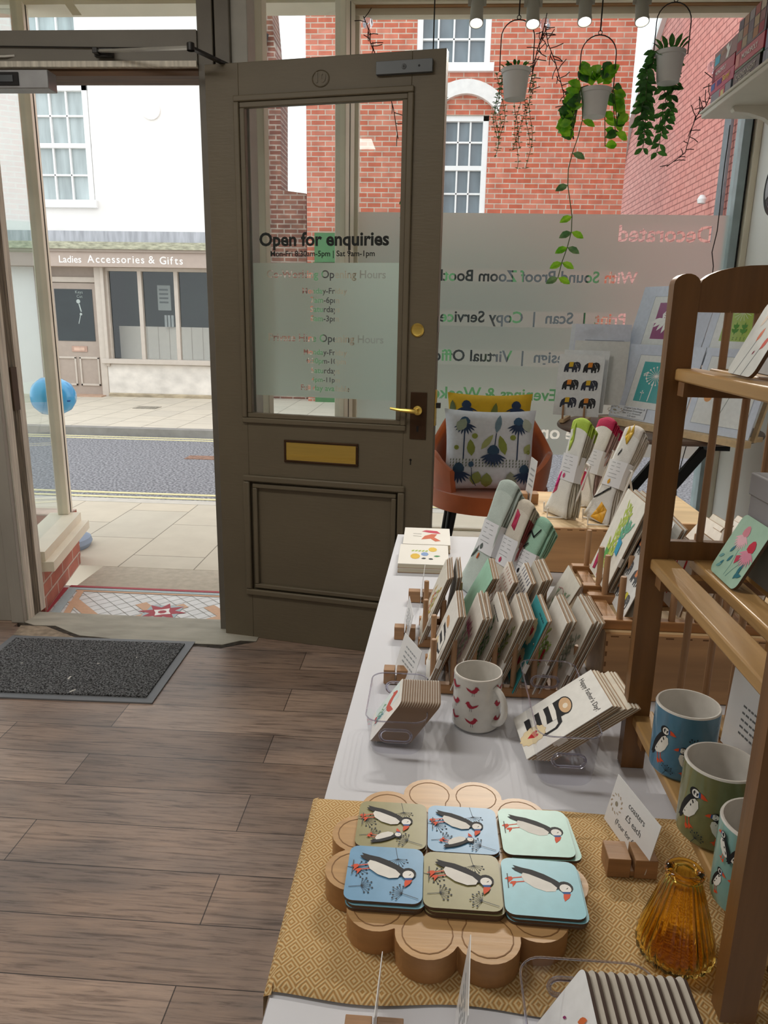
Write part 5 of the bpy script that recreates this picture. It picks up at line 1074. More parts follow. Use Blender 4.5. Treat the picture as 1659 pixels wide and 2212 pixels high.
towel('pale grey-green tea towel with puffin print, tallest of the left group', (.100, 1.76, TZ+.006), 21, .30, .115, .035, ['#b9c6c0', '#aab8b2'], [strk('#55605c', [(.1, .3), (.3, .4)], .03), leaf('#d8703a', .45, .30, R(70), .06, .06)])
towel('cream tea towel with pink-red petal in the left group', (.146, 1.70, TZ+.006), 21, .265, .10, .035, ['#cfc9bd', '#8f4a4a', '#c4bcae'], [('#c2305a', [(.2, .75), (.5, .72), (.55, .88), (.3, .92)])])
towel('mint tea towel with line-drawn bird at the right of the left group', (.188, 1.66, TZ+.006), 22, .235, .10, .030, ['#9fc9b4', '#8fb9a4'], [strk(BK, [(.2, .7), (.35, .85), (.6, .8), (.75, .9)], .015), strk(BK, [(.15, .62), (.5, .72)], .012)])
stand('white wire easel under the lime-striped tea towel', (.345, 2.085, ZA+.001)); stand('white wire easel behind the crimson tea towel', (.435, 2.235, ZA+.001), .17); stand('white wire easel under the yellow-edged tea towel', (.445, 2.02, ZA+.001))
stand('white wire easel with a looped foot behind the left group of tea towels', (.135, 1.86, TZ+.001), .12)
# ------------------------------------------------------------------ pine display rack
rk = thing('display_rack', 'three-tier pine display rack with arched ends and spindles on the right of the table', 'display rack', (.42, .82, TZ))
SD = RACKSHADE
for y0_, nm in ((1.03, 'far'), (.594, 'near')):
    z0_ = TZ+(.006 if y0_ < .9 else 0); sx_ = -.010 if y0_ < .9 else 0
    for x in (.308+sx_, .505):
        ol = [(x, z0_), (x+.034, z0_)]+[(x+.017+.017*math.cos(R(a)), 1.452+.014*math.sin(R(a))) for a in range(0, 181, 20)]
        MB().prism(ol, -.022, 0, SD, ax=(X3, Z3, -Y3), o=(0, y0_, 0)).build('post', rk, bevel=.0015)
    ar = [(.342, 1.418), (.505, 1.418)]+[(.4235+.0815*math.cos(R(a)), 1.452+.026*math.sin(R(a))) for a in range(0, 181, 15)]
    MB().prism(ar, -.018, -.004, SD, ax=(X3, Z3, -Y3), o=(0, y0_, 0)).build('arched_rail', rk, bevel=.001)
    for za, zb in ((1.076, 1.104), (.795, .825)): MB().box((.342, y0_+.002, za), (.505, y0_+.016, zb), SD).build('end_rail', rk, bevel=.001)
    for x in (.385, .423, .461):
        MB().tube([(x, y0_+.009, .82), (x, y0_+.009, 1.42)], .0052, DOWEL, 10).build('spindle', rk)
for zt_ in (1.345, 1.078, .829):
    for k, x in enumerate((.318, .378, .438, .490) if zt_ < 1.3 else (.322, .372, .425, .478)):
        MB().box((x, .596, zt_-.016), (x+(.034 if k < 3 else .016), 1.048, zt_), SLATLIT).build('shelf_slat', rk, bevel=.0025)
    for y in (1.0, .63): MB().box((.322, y-.012, zt_-.034), (.495, y+.012, zt_-.016), SD).build('shelf_batten', rk)
# things on the rack
pinkfl = [strk('#5f8f8a', [(.45, .55), (.50, .25), (.48, .08)], .012), strk('#5f8f8a', [(.75, .40), (.62, .22), (.55, .08)], .012)]+coneflower('#d88a9a', '#e6b8c4', .38, .70, .26)+coneflower('#c42040', '#dc8fa8', .76, .55, .28)+[('#c23a5a', [(.50, .42), (.60, .46), (.64, .38), (.56, .30)])]+[leaf(['#2f7a8a', '#6fa5a5'][i % 2], .18+.08*(i % 3), .12+.07*i, R(60+150*(i % 2)), .16, .06) for i in range(5)]+[leaf('#22707f', .78, .12+.05*i, R(70-50*(i % 2)), .18, .07) for i in range(3)]
coaster(frame((.384, .988, 1.080), (.383, .902, 1.080), 25), .088, '#a9ccb8', pinkfl, 'mint coaster with pink coneflowers leaning on the middle shelf of the rack', None, t=.004)
pop = [strk('#55606a', [(.3, .0), (.45, .5)], .014), strk('#55606a', [(.6, .0), (.75, .5)], .014), leaf('#d8704a', .42, .45, R(70), .2, .1), leaf('#c8402a', .72, .35, R(60), .22, .11), leaf('#a9b42a', .7, .72, R(60), .2, .14), leaf('#d9c8b8', .25, .65, R(60), .24, .1), leaf('#8f2f4a', .55, .28, R(50), .07, .04)]
coaster(frame((.341, .905, 1.3485), (.334, .818, 1.3485), 24), .088, '#e6e9e6', pop, 'white poppy-patterned coaster leaning on the top shelf of the rack', None, t=.004)
F = frame((.400, .985, 1.346), (.386, .86, 1.346), 14); P, ux, uy, n_ = F
b = MB(); b.prism([(0, 0), (.125, 0), (.125, .14), (0, .14)], -.012, 0, ink('#b9babd', .4), ax=(ux, uy, n_), o=P); b.art([leaf('#a9b42a', .55, .60, R(60), .16, .10), leaf('#a9b42a', .72, .40, R(65), .15, .10), strk('#5f656a', [(.60, .60), (.62, .0)], .014), strk('#5f656a', [(.74, .40), (.72, .0)], .014)]+umbel('#4b5258', .58, .4, R(80), .2, .18, w_=.008), lambda x, y, h: P+ux*(x*.125)+uy*(y*.14)+n_*h); b.build('printed_board', label='grey board printed with lime seed heads standing behind the poppy coaster', cat='printed board')
gb = thing('gift_box', 'plain grey box on the middle shelf of the rack behind the mint coaster', 'box', (.46, .93, 1.079))
MB().box((.425, .86, 1.079), (.52, .99, 1.19), mat('matt_grey_card', '#97979b', .7, var=.03)).build('box_base', gb, bevel=.002); MB().box((.423, .858, 1.185), (.522, .992, 1.215), MATS['matt_grey_card']).build('box_lid', gb, bevel=.002)
b = MB().lathe([(0, 0), (.026, 0), (.028, .004), (.028, .07), (.026, .07), (.026, .006), (0, .006)], (.452, .925, 1.2155), mat('ribbed_dark_green', '#46524a', .3, var=.3, scale=(140, 140, 4)), 36); b.build('candle_glass', label='dark green ribbed glass on the grey box at the right edge', cat='glass')

# ------------------------------------------------------------------ orange chair and cushions on the window platform
VEL = mat('burnt_orange_velvet', '#c4642f', .75, var=.12, scale=(9, 9, 9), bump=.1)
VEL.node_tree.nodes['Principled BSDF'].inputs['Sheen Weight'].default_value = .5
PZ = .12; ccx, ccy = .285, 3.60
ch = thing('tub_chair', 'burnt orange velvet tub chair with black legs in the display window', 'chair', (ccx, ccy, PZ))
b = MB(); seg = 40; rings = []
def shell(t):          # t in -1..1 round the U, returns list of (outer, inner) points from bottom to top
    a = R(-90+ -135*t) if False else R(90-138*t); k = abs(t); top = .985 if k < .42 else .985-(.985-.80)*min(1, (k-.42)/.22)
    if k > .8: top = .80-.07*((k-.8)/.2)
    o = []
    for f in (0, .25, .5, .75, .95, 1.0):
        z = .56+(top-.56)*f; r_ = .262+.035*math.sin(min(1, (z-.56)/.24)*math.pi/2); nar = max(0, (z-.80)/.19)
        rx = r_*(1-.26*nar); ry = r_*.95*(1+.05*nar); th = .034*(1 if f < 1 else .55)
        o.append((Vector((ccx+rx*math.cos(a), ccy-.02+ry*math.sin(a), z)), Vector((ccx+(rx-th)*math.cos(a), ccy-.02+(ry-th)*math.sin(a), z+(.0 if f < 1 else .006)))))
    return o
vs_ = []; fs = []; S = [shell(-1+2*i/seg) for i in range(seg+1)]; nr = 6
for s_ in S:
    col = [p[0] for p in s_]+[p[1] for p in s_[::-1]]; vs_ += col
m_ = nr*2
for i in range(seg):
    for k in range(m_): fs.append((i*m_+k, (i+1)*m_+k, (i+1)*m_+(k+1) % m_, i*m_+(k+1) % m_))
fs += [tuple(range(m_))[::-1], tuple(seg*m_+k for k in range(m_))]; b.add(vs_, fs, VEL); b.build('back_shell', ch, smooth=60)
b = MB(); ol = [(ccx+.285*math.cos(R(a))*(1 if True else 1), ccy-.03+.275*math.sin(R(a))*(1.0)) for a in range(0, 360, 12)]
b.prism(ol, .54, .625, VEL); b.build('seat', ch, bevel=.02, smooth=50)
BLKM = mat('black_metal', '#17181a', .4, .3, var=.05)
for sx, sy in ((-1, -1), (1, -1), (-1, 1), (1, 1)):
    MB().tube([(ccx+sx*.17, ccy+sy*.15, .56), (ccx+sx*.23, ccy+sy*.20, .13)], [.024, .013], BLKM, 14).build('leg', ch)
def pillow(lab, c, w_, h_, th, lean, base, art, grp=None, yaw_=0):
    t = thing('cushion', lab, 'cushion', c, 'printed cushions on the orange chair'); a = R(yaw_); ux = Vector((math.cos(a), math.sin(a), 0)); nb = ux.cross(Z3); uy = Z3*math.cos(R(lean))-nb*math.sin(R(lean)); n = ux.cross(uy); C0 = Vector(c)
    def pos(u, v, side, h=0):   # u,v in -1..1
        e = (1-abs(u)**3.5)*(1-abs(v)**3.5); pin = 1-.07*(1-abs(v)**2)*(abs(u)**4); pin2 = 1-.07*(1-abs(u)**2)*(abs(v)**4)
        return C0+ux*(u*pin*w_/2)+uy*(h_/2+v*pin2*h_/2)+n*(side*th/2*max(0, e)**.55+h*side)
    G = 18; CM = ink(base, .85)
    for side, nm in ((1, 'front'), (-1, 'back')):
        b = MB(); vs_ = [pos(-1+2*i/G, -1+2*j/G, side) for j in range(G+1) for i in range(G+1)]
        fs = [((j*(G+1)+i), (j*(G+1)+i+1), ((j+1)*(G+1)+i+1), ((j+1)*(G+1)+i)) for j in range(G) for i in range(G)]
        if side < 0: fs = [f[::-1] for f in fs]
        b.add(vs_, fs, CM)
        if side > 0: b.art(art, lambda x, y, h: pos(-1+2*x, -1+2*y, 1, h+.0012), .0006, sub=.06)
        b.build(nm+'_panel', t, smooth=70)
    return t
def cush(bg):
    o = []; OLV = '#8f9a42'
    for x, y in ((.22, .80), (.80, .80)): o += [strk(NV, [(x, y), (x-.01, y-.42)], .014)]+coneflower('#34587a' if bg == 0 else '#23395c', NV, x, y, .15, None, 9)
    if bg == 0:
        o += [rect('#ffffff', .0, .0, .001, .001)]+[leaf(OLV, .30+.0, .42, R(95), .20, .09), leaf('#a9b070', .40, .50, R(55), .22, .07), leaf(OLV, .66, .64-.2, R(105), .24, .09), leaf('#a9b070', .88, .46, R(60), .14, .09), leaf('#6f8a9a', .56, .70, R(80), .24, .07), leaf('#9aa590', .14, .72, R(60), .18, .12), leaf('#b9c0b0', .93, .72, R(110), .18, .12)]
        o += [strk(NV, [(.54, .48), (.56, .70)], .010), circ(OLV, .33, .66, .032), circ(OLV, .74, .65, .032), circ(OLV, .13, .52, .028), circ(OLV, .93, .48, .026)]
        for r_ in range(3): o += [strk('#4b5a3a', [(.06+.036*i, .36-.035*r_), (.065+.036*i, .385-.035*r_)], .009) for i in range(25)]
        o += [leaf('#8f9a52', .33, .06, R(75), .18, .13), leaf('#8f9a52', .47, .02, R(90), .20, .13), leaf('#9a9f8a', .74, .04, R(95), .20, .13)]+coneflower('#2a4a66', NV, .53, .44, .17, None, 10)+coneflower('#2a4a66', NV, .16, .22, .17, None, 9)+coneflower('#2a4a66', NV, .88, .22, .16, None, 9)
        o += [strk(NV, [(.30, .28), (.31, .14), (.36, .04)], .008), leaf('#34587a', .29, .28, R(80), .08, .06)]
    else:
        o += [leaf('#6f7a3a', .52, .62, R(80), .26, .08), leaf('#5f6a3a', .05, .7, R(90), .2, .08)]
    return o
pillow('white cushion printed with navy coneflowers and olive leaves on the orange chair', (.272, 3.44, .628), .43, .385, .13, 12, '#dfe2ea', cush(0), yaw_=1)
pillow('yellow coneflower cushion tucked behind the white cushion', (.275, 3.575, .70), .41, .375, .12, 9, '#e2b62c', cush(1), yaw_=1)

# ------------------------------------------------------------------ round table with prints
tc_ = Vector((1.075, 3.62, PZ)); rt = thing('round_table', 'round dark brown folding table with crossed black legs in the display window', 'table', tc_)
MB().lathe([(0, .79), (.455, .79), (.465, .795), (.468, .803), (.465, .811), (.455, .814), (0, .814)], tc_, wood('dark_brown_tabletop', '#6a5548', 0, .45, .2), 64).build('tabletop', rt)
for sy in (-.2, .2):
    MB().bar(tc_+Vector((-.33, sy, .77)), tc_+Vector((.22, sy, .01)), .03, .045, BLKM).build('leg', rt, bevel=.002); MB().bar(tc_+Vector((.20, sy+.03, .77)), tc_+Vector((-.34, sy+.03, .01)), .03, .045, BLKM).build('leg', rt, bevel=.002)
MB().box(tc_+Vector((-.02, -.2, .37)), tc_+Vector((.02, .23, .41)), BLKM).build('cross_brace', rt); MB().box(tc_+Vector((.16, -.24, .74)), tc_+Vector((.26, .26, .79)), BLKM).build('bracket', rt)
ZT_ = PZ+.816
e0, e1 = Vector((.862, 3.71, 0)), Vector((1.10, 3.27, 0)); ed = (e1-e0).normalized(); bk = Vector((-ed.y, ed.x, 0))*1.0; bk = bk if bk.x > 0 else -bk
def artprint(lab, org, w_, h_, lean, pic, win, t_=.004, extra=None, rot=None):
    P0 = Vector(org); F = frame(P0, P0+(rot or ed)*w_, lean); P, ux, uy, n = F
    t = thing('mounted_print', lab, 'art print', P+ux*w_/2, 'mounted prints on the round table')
    MB().prism([(0, 0), (w_, 0), (w_, h_), (0, h_)], -t_, 0, ink('#c9cfdc', .25), ax=(ux, uy, n), o=P).build('mount_board', t)
    b = MB(); mp = lambda x, y, h: P+ux*(x*w_)+uy*(y*h_)+n*(h+.0003); x0, y0, x1, y1 = win
    b.art([rect('#8f96a4', x0-.006, y0-.006, x1+.006, y1+.006), rect('#e3e4df', x0, y0, x1, y1)]+[(c, [(x0+(x1-x0)*a, y0+(y1-y0)*q) for a, q in p]) for c, p in pic], mp, .0004); b.build('print', t, smooth=0)
    b = MB().art([(thin_glass('cellophane', (.97, .97, .98), 1.45, .12, 1.0), [(0, 0), (1, 0), (1, 1), (0, 1)])], lambda x, y, h: P+ux*(x*w_)+uy*(y*h_)+n*(h+.0016)); b.build('cellophane_sleeve', t, smooth=0)
    if extra:
        b = MB(); extra(b, mp); b.build('sticker', t, smooth=0)
    return t
wht = '#f0efe8'
daisy = [rect('#8f2a6a', .16, .18, .88, .88)]+[leaf(wht, .52+.05*(i-4), .58, R(-90+(i-4)*17), .32-.015*abs(i-4), .085) for i in range(9)]+[(wht, [(.32, .55), (.30, .66), (.40, .76), (.56, .78), (.70, .72), (.74, .60), (.66, .54), (.5, .52)])]+[circ('#8f2a6a', .36+.06*(i % 6), .59+.045*(i//6), .011, 6) for i in range(20)]
dand = [rect('#3fa6a4', .14, .12, .86, .88), strk(wht, [(.46, .14), (.48, .52)], .02)]+sum([[strk(wht, [(.50, .62), (.50+.22*math.cos(i*.35), .62+.17*math.sin(i*.35))], .008), circ(wht, .50+.22*math.cos(i*.35), .62+.17*math.sin(i*.35), .018, 6)] for i in range(18)], [])+umbel(wht, .30, .14, R(90), .14, .04, 3)+umbel(wht, .72, .14, R(90), .16, .04, 3)+umbel(wht, .34, .50, R(120), .14, .05, 5)
grn = [rect('#9fb83c', .16, .18, .84, .88)]+sum([[strk('#dfe8c8', [(.52, .66), (.52+.2*math.cos(i*.42), .66+.15*math.sin(i*.42))], .007)] for i in range(15)], [])+sum([[leaf('#4f8a2a', .28+.18*k, .28, R(90), .22, .05), leaf('#4f8a2a', .28+.18*k, .32, R(40), .10, .05), leaf('#4f8a2a', .28+.18*k, .32, R(140), .10, .05), leaf('#4f8a2a', .28+.18*k, .40, R(40), .08, .05), leaf('#4f8a2a', .28+.18*k, .40, R(140), .08, .05)] for k in range(3)], [])+[strk('#3f6a24', [(.22+.08*i, .20+.03*(j)), (.24+.08*i, .22+.03*j)], .01) for i in range(8) for j in range(2)]
lilyp = [strk('#8a948a', [(.50, .10), (.40, .62)], .015), strk('#8a948a', [(.46, .08), (.66, .70)], .012), leaf('#9fc03c', .42, .60, R(60), .22, .12), leaf('#9fc03c', .38, .60, R(130), .18, .12), leaf('#5f7a3a', .40, .62, R(95), .2, .05), circ('#d9902a', .18, .40, .075), circ('#d8cdb8', .16, .56, .045)]
def stk(b, mp):
    b.art([rect('#dfe3ea', .02, .02, .52, .17)], mp, .003); 
    for i, s_ in enumerate(('Original Lino Prints &', 'Botanical Drawings', 'Size 11 x 14 mount', '£35 each')): b.text(s_, lambda x, y, h: mp(x, y, .004), width=[.30, .27, .26, .12][i], x=.20 if i < 3 else .28, y=.138-.034*i, col='#50555c')
    b.art([(c, [(x*.9-.045, y*.25-.03) for x, y in p]) for c, p in LOGO], mp, .0045)
up = bk*.05
a_ = e0+Z3*(ZT_+.03); wL = .46
artprint('mounted teal dandelion print, lower left of the print display', a_, wL, .36, 16, dand, (.20, .17, .80, .86), extra=stk)
artprint('mounted purple daisy print, upper left of the print display', a_+bk*.125+Z3*.27-ed*.075, wL, .36, 16, daisy, (.20, .17, .80, .86))
artprint('mounted line drawing of a green lily with orange seed pod, lower right of the display', a_+ed*(wL+.01), .34, .36, 16, lilyp, (.10, .10, .90, .90))
artprint('mounted lime green dandelion print, upper right of the display', a_+bk*.125+Z3*.27+ed*(wL-.07), .34, .36, 16, grn, (.12, .17, .80, .90))
st = thing('print_easel', 'two-tier pale wooden display easel holding the mounted prints', 'easel', a_-Z3*.03, 'print stands')
MB().bar(a_-Z3*.016-ed*.02-bk*.015, a_-Z3*.016+ed*(wL+.36)-bk*.015, .05, .028, PINE).build('lower_ledge', st); MB().bar(a_+bk*.135+Z3*.25-ed*.02, a_+bk*.135+Z3*.25+ed*(wL+.36), .035, .015, PINE).build('upper_ledge', st)
for s_ in (.05, wL, wL+.30): MB().bar(a_-Z3*.02+ed*s_+bk*.09, a_+ed*s_+bk*.24+Z3*.46, .02, .012, PINE).build('upright', st)
MB().bar(a_-Z3*.02+ed*(wL+.25), a_-Z3*.02+ed*(wL+.25)+bk*.2, .02, .02, PINE).build('foot', st)
ee = Vector((.94, -.34, 0)).normalized()
elp = []
for j in range(3):
    for i in range(2): elp += T(elephant(['#2c3142', '#1c1e22'][(i+j) % 2], ['#e0b82a', '#e08a2a'][(i+j) % 2]), .13+.42*i, .13+.29*j, .36, sy=.20)
def plainprint(lab, o, w_, h_, art, lean=14, face='#dfe3e6'):
    F = frame(o, Vector(o)+ee*w_, lean); P, ux, uy, n = F; t = thing('print', lab, 'art print', P+ux*w_/2, 'unmounted prints left of the print display')
    MB().prism([(0, 0), (w_, 0), (w_, h_), (0, h_)], -.003, 0, ink(face, .3), ax=(ux, uy, n), o=P).build('backing_card', t)
    if art: MB().art(art, lambda x, y, h: P+ux*(x*w_)+uy*(y*h_)+n*(h+.0003), .0004).build('printed_sheet', t, smooth=0)
    return t
q = Vector((.585, 3.665, ZT_+.035))
plainprint('white print of six dark elephants with yellow and orange blankets', q, .215, .295, elp)
plainprint('white print directly behind the elephant print', q+ee*.03+Vector((.0, .05, .015)), .215, .30, None)
plainprint('grey-white print standing behind the elephant prints', q+ee*.09+Vector((.0, .12, .05)), .26, .31, None, face='#d3d5d3')
plainprint('pale lilac mounted sheet at the back of the left prints', q+ee*.10+Vector((.0, .20, .11)), .27, .33, [rect('#9aa0ae', .2, .75, .9, .76)], face='#d3d9ea')
plainprint('narrow sheet edge showing behind the pale lilac mount', q+ee*.085+Vector((.0, .23, .115)), .27, .325, None, face='#dfe6ee')
s2 = thing('plate_stand', 'small wooden peg stand under the elephant print', 'easel', q-Z3*.035, 'print stands')
for s_ in (.05, .15):
    c = q+ee*s_; pb_ = Vector((ee.y, -ee.x, 0)); MB().bar(c-Z3*.026+pb_*.03, c-Z3*.026-pb_*.16, .02, .018, PINE).build('foot', s2, bevel=.002); MB().tube([c+pb_*.012-Z3*.02, c+pb_*.012+Z3*.05], .005, DOWEL, 10).build('peg', s2)

# ------------------------------------------------------------------ spotlights, hanging pots, garlands
SPOTM = mat('grey_spotlight_metal', '#aaa99f', .45, .1, var=.05); LENS = emis('lit_spotlight_lens', (1, .97, .92), 7)
tk_ = MB().box((-.2, 3.475, 2.905), (1.3, 3.525, 2.95), mat('track_white', '#d8d6cf', .4)).build('light_track', label='pale lighting track on the window soffit carrying four spotlights', cat='light track')
for i, (px, py, dx) in enumerate(((1029, 48, -.006), (1151, 50, .0), (1263, 45, -.012), (1387, 45, .0))):
    c = ony(px, py, 3.50); d = Vector((dx*3, -.42, -1)).normalized(); a = d.cross(X3).normalized(); ax = (X3, a, d)
    lb = ['leftmost of the four grey spotlights over the window', 'second grey spotlight from the left, beside the first hanging pot', 'third grey spotlight from the left, above the middle hanging pot', 'rightmost of the four grey spotlights over the window'][i]
    t = thing('spotlight', lb, 'spotlight', (c.x, c.y, 2.905), 'track spotlights over the window')
    MB().lathe([(0, -.115), (.022, -.115), (.026, -.108), (.027, -.01), (.029, -.008), (.029, .006), (.026, .006), (.0245, .0), (.024, -.004)], c, SPOTM, 28, ax).build('lamp_head', t)
    lens = MB().lathe([(0, -.003), (.0235, -.003), (.0235, -.005)], c, LENS, 24, ax).build('lens', t)
    p = c-d*.075; b = MB()
    for s_ in (-1, 1): b.bar(p+X3*.030*s_, p+X3*.030*s_+Vector((0, .0, .10)), .004, .016, SPOTM)
    b.bar(p+Vector((-.031, 0, .10)), p+Vector((.031, 0, .10)), .016, .004, SPOTM).build('yoke', t)
    MB().tube([p+Z3*.10, (p.x, p.y, 2.906)], .008, SPOTM, 10).build('stem', t)
    MB().tube([p+Z3*.12, p+Vector((.035, 0, .12)), p+Vector((.045, 0, .10)), p+Vector((.035, 0, .085)), p+Vector((.01, .01, .06))], .004, ink('#2a2927'), 8).build('lamp_cable', t)
    l = bpy.data.lights.new('spotlight_beam', 'SPOT'); l.energy = 40; l.color = (1, .94, .84); l.spot_size = R(70); l.spot_blend = .6; l.shadow_soft_size = .025
    lo = bpy.data.objects.new('spotlight_beam', l); COL.objects.link(lo); lo.location = c+d*.012; tg = Vector(((-.1, .25, .5, .8)[i], (1.5, 1.1, .9, 1.2)[i], .8)); lo.rotation_euler = (tg-lo.location).to_track_quat('-Z', 'Y').to_euler()
POTM = mat('grey_white_plastic_pot', '#d6d6d6', .55, var=.03); WIRE = mat('black_hanger_wire', '#1a1817', .5)
def leafmesh(b, p, d, l, w_, mt, up=Z3, fold=.18):
    d = Vector(d).normalized(); s_ = d.cross(up)
    if s_.length < .05: s_ = X3.copy()
    s_.normalize(); nn = s_.cross(d).normalized(); p = Vector(p); pts = [p]
    for t, k in ((.3, .8), (.6, .95), (.85, .5)): pts += [p+d*l*t+s_*w_*k/2+nn*(fold*w_*k-l*.12*t*t), p+d*l*t-nn*l*.12*t*t, p+d*l*t-s_*w_*k/2+nn*(fold*w_*k-l*.12*t*t)]
    pts.append(p+d*l-nn*l*.14)
    b.add(pts, [(0, 1, 2), (0, 2, 3), (1, 4, 5, 2), (2, 5, 6, 3), (4, 7, 8, 5), (5, 8, 9, 6), (7, 10, 8), (8, 10, 9)], mt)
def leafmat(name, c1, c2):
    m, nt, out = newmat(name); b_ = N(nt, 'ShaderNodeBsdfPrincipled'); tr_ = N(nt, 'ShaderNodeBsdfTranslucent'); mx = N(nt, 'ShaderNodeMixShader'); mx.inputs[0].default_value = .45
    no = N(nt, 'ShaderNodeTexNoise'); no.inputs['Scale'].default_value = 25; tc = N(nt, 'ShaderNodeTexCoord'); L(nt, tc.outputs['Object'], no.inputs[0]); c = ramp(nt, no.outputs[0], [(.35, lin(c1)), (.65, lin(c2))])
    b_.inputs['Roughness'].default_value = .4; L(nt, c, b_.inputs['Base Color']); L(nt, c, tr_.inputs[0]); L(nt, b_.outputs[0], mx.inputs[1]); L(nt, tr_.outputs[0], mx.inputs[2]); L(nt, mx.outputs[0], out.inputs[0]); return m
LFD = leafmat('dark_green_leaf', '#2f5a2a', '#4f8a3a'); LFB = leafmat('bright_lime_leaf', '#5fae1c', '#a4dc3a'); LFE = leafmat('eucalyptus_leaf', '#4f7a4a', '#7fa06a'); VINE = mat('vine_stem', '#4a5f35', .7)
def pot(lab, c, r, h, hoop, kind, seed, tilt=0, hook=True):
    c = Vector(c); rd = random.Random(seed); t = thing('hanging_pot', lab, 'hanging plant pot', c-Z3*h, 'hanging plant pots in the window')
    MB().lathe([(0, -h), (r*.74, -h), (r*.77, -h+.004), (r*.95, -.018), (r*1.04, -.016), (r*1.06, -.002), (r*1.04, 0), (r*.96, 0), (r*.92, -.02), (0, -.022)], c, POTM, 40).build('pot', t)
    MB().lathe([(0, -.02), (r*.92, -.02), (0, -.018)], c, mat('soil', '#2d241c', .95), 24).build('soil', t)
    hw = r*1.18; pts = [c+Vector((-hw, 0, -.008)), c+Vector((-hw, 0, hoop-hw))]+[c+Vector((-hw*math.cos(R(a)), 0, hoop-hw+hw*math.sin(R(a)))) for a in range(15, 180, 15)]+[c+Vector((hw, 0, hoop-hw)), c+Vector((hw, 0, -.008))]
    MB().tube([c+Vector((-r*1.02, 0, -.008))]+pts+[c+Vector((r*1.02, 0, -.008))], .0024, WIRE, 6).build('wire_hoop', t)
    b = MB(); top = c+Z3*(hoop+.008); b.tube([top+Vector((.008*math.cos(a*.7), 0, .008*math.sin(a*.7))) for a in range(10)], .0018, WIRE, 6).tube([top+Z3*.008, Vector((top.x, top.y, 2.95))], .0032, WIRE, 6).build('hanging_cord', t)
    b = MB(); vn = MB()
    if kind == 'euc':
        for k in range(16):
            a = rd.uniform(0, 6.28); p = c+Vector((r*.8*math.cos(a), r*.8*math.sin(a), 0)); leafmesh(b, p, (math.cos(a), math.sin(a), rd.uniform(.2, 1.2)), .03, .014, LFD)
        for k in range(9):
            a = rd.uniform(-.15, 3.3); p = c+Vector((r*1.06*math.cos(a), r*1.06*math.sin(a), .002)); L_ = rd.uniform(.24, .42); ps = [c+Vector((r*.7*math.cos(a), r*.7*math.sin(a), .005)), p]
            for j in range(1, 15): ps.append(p+Vector((.012*math.sin(j*.6+k)+.012*math.cos(a), .012*math.sin(a), -L_*j/14)))
            vn.tube(ps, .0012, VINE, 5)
            for j in range(2, 16):
                for s_ in (-1, 1): leafmesh(b, ps[j], (s_*math.cos(j*1.3+k), s_*math.sin(j*1.3+k), .25), .019, .013, LFE if rd.random() < .5 else LFD)
    elif kind == 'pothos':
        for k in range(26):
            a = rd.uniform(0, 6.28); p = c+Vector((r*.6*math.cos(a), r*.5*math.sin(a), rd.uniform(.0, .05))); leafmesh(b, p+Z3*.02, (math.cos(a)*.8, abs(math.sin(a))*.8, rd.uniform(.6, 1.6)), rd.uniform(.05, .075), .045, LFB if rd.random() < .6 else LFD, up=Vector((rd.uniform(-.5, .5), -1, .2)))
        for k in range(9):
            a = rd.uniform(2.3, 3.6) if k < 6 else rd.uniform(-.3, .8); L_ = rd.uniform(.10, .22); p = c+Vector((r*1.15*math.cos(a), r*1.15*math.sin(a), .0)); ps = [c+Vector((r*.6*math.cos(a), r*.6*math.sin(a), .01)), p]
            for j in range(1, 7): ps.append(p+Vector((.03*math.cos(a)*j/6, .02*math.sin(a), -L_*j/6)))
            vn.tube(ps, .002, VINE, 5)
            for j in range(1, 8): leafmesh(b, ps[j], (rd.uniform(.3, 1)*(1 if math.cos(a) > 0 else -1), rd.uniform(-.4, .6), rd.uniform(-.8, .6)), rd.uniform(.05, .068), .044, LFB if rd.random() < .75 else LFD, up=Vector((.2, -1, .3)))
        p = c+Vector((-r*1.1, -.03, 0)); e = ony(1215, 600, c.y-.05); ps = [c+Vector((-r*.6, -.02, .01)), p]+[p.lerp(e, j/12)+Vector((.02*math.sin(j*.9), 0, 0)) for j in range(1, 13)]; vn.tube(ps, .002, VINE, 5)
        for j in [2, 3, 5, 7, 9, 10, 11, 12, 13]:
            for s_ in ((-1, 1) if j > 9 else (rd.choice((-1, 1)),)): leafmesh(b, ps[j], (s_, -.3, -.45), .060, .034, LFB if (j+s_) % 3 else LFE, up=Vector((.1*s_, -1, .3)))
    else:
        for k in range(12):
            a = -2.8+k*.5; p = c+Vector((r*.6*math.cos(a), r*.6*math.sin(a), 0)); leafmesh(b, p, (math.cos(a)*.8, math.sin(a)*.5, 1.0), .06, .026, LFD)
        for k in range(8):
            a = rd.uniform(2.5, 3.7) if k < 5 else rd.uniform(1.0, 2.0); L_ = rd.uniform(.22, .40) if kind == 'ivy' else .62; p = c+Vector((r*1.12*math.cos(a), r*1.12*math.sin(a), .0)); ps = [c+Vector((r*.6*math.cos(a), r*.6*math.sin(a), .01)), p]
            for j in range(1, 11): ps.append(p+Vector((.03*math.cos(a)*math.sin(j*.3)+.008*math.sin(j*1.7), .015*math.sin(j), -L_*j/10)))
            vn.tube(ps, .0018, VINE, 5)
            for j in range(1, 12):
                for s_ in (-1, 1): leafmesh(b, ps[j], (s_*.8, rd.uniform(-1, .4), rd.uniform(-1, -.1)), rd.uniform(.036, .052), .024, up=Vector((rd.uniform(-.5, .5), -1, .2)), mt=LFB if kind != 'ivy' and rd.random() < .5 else LFD)
    vn.build('trailing_stem', t); b.build('foliage', t, smooth=0)
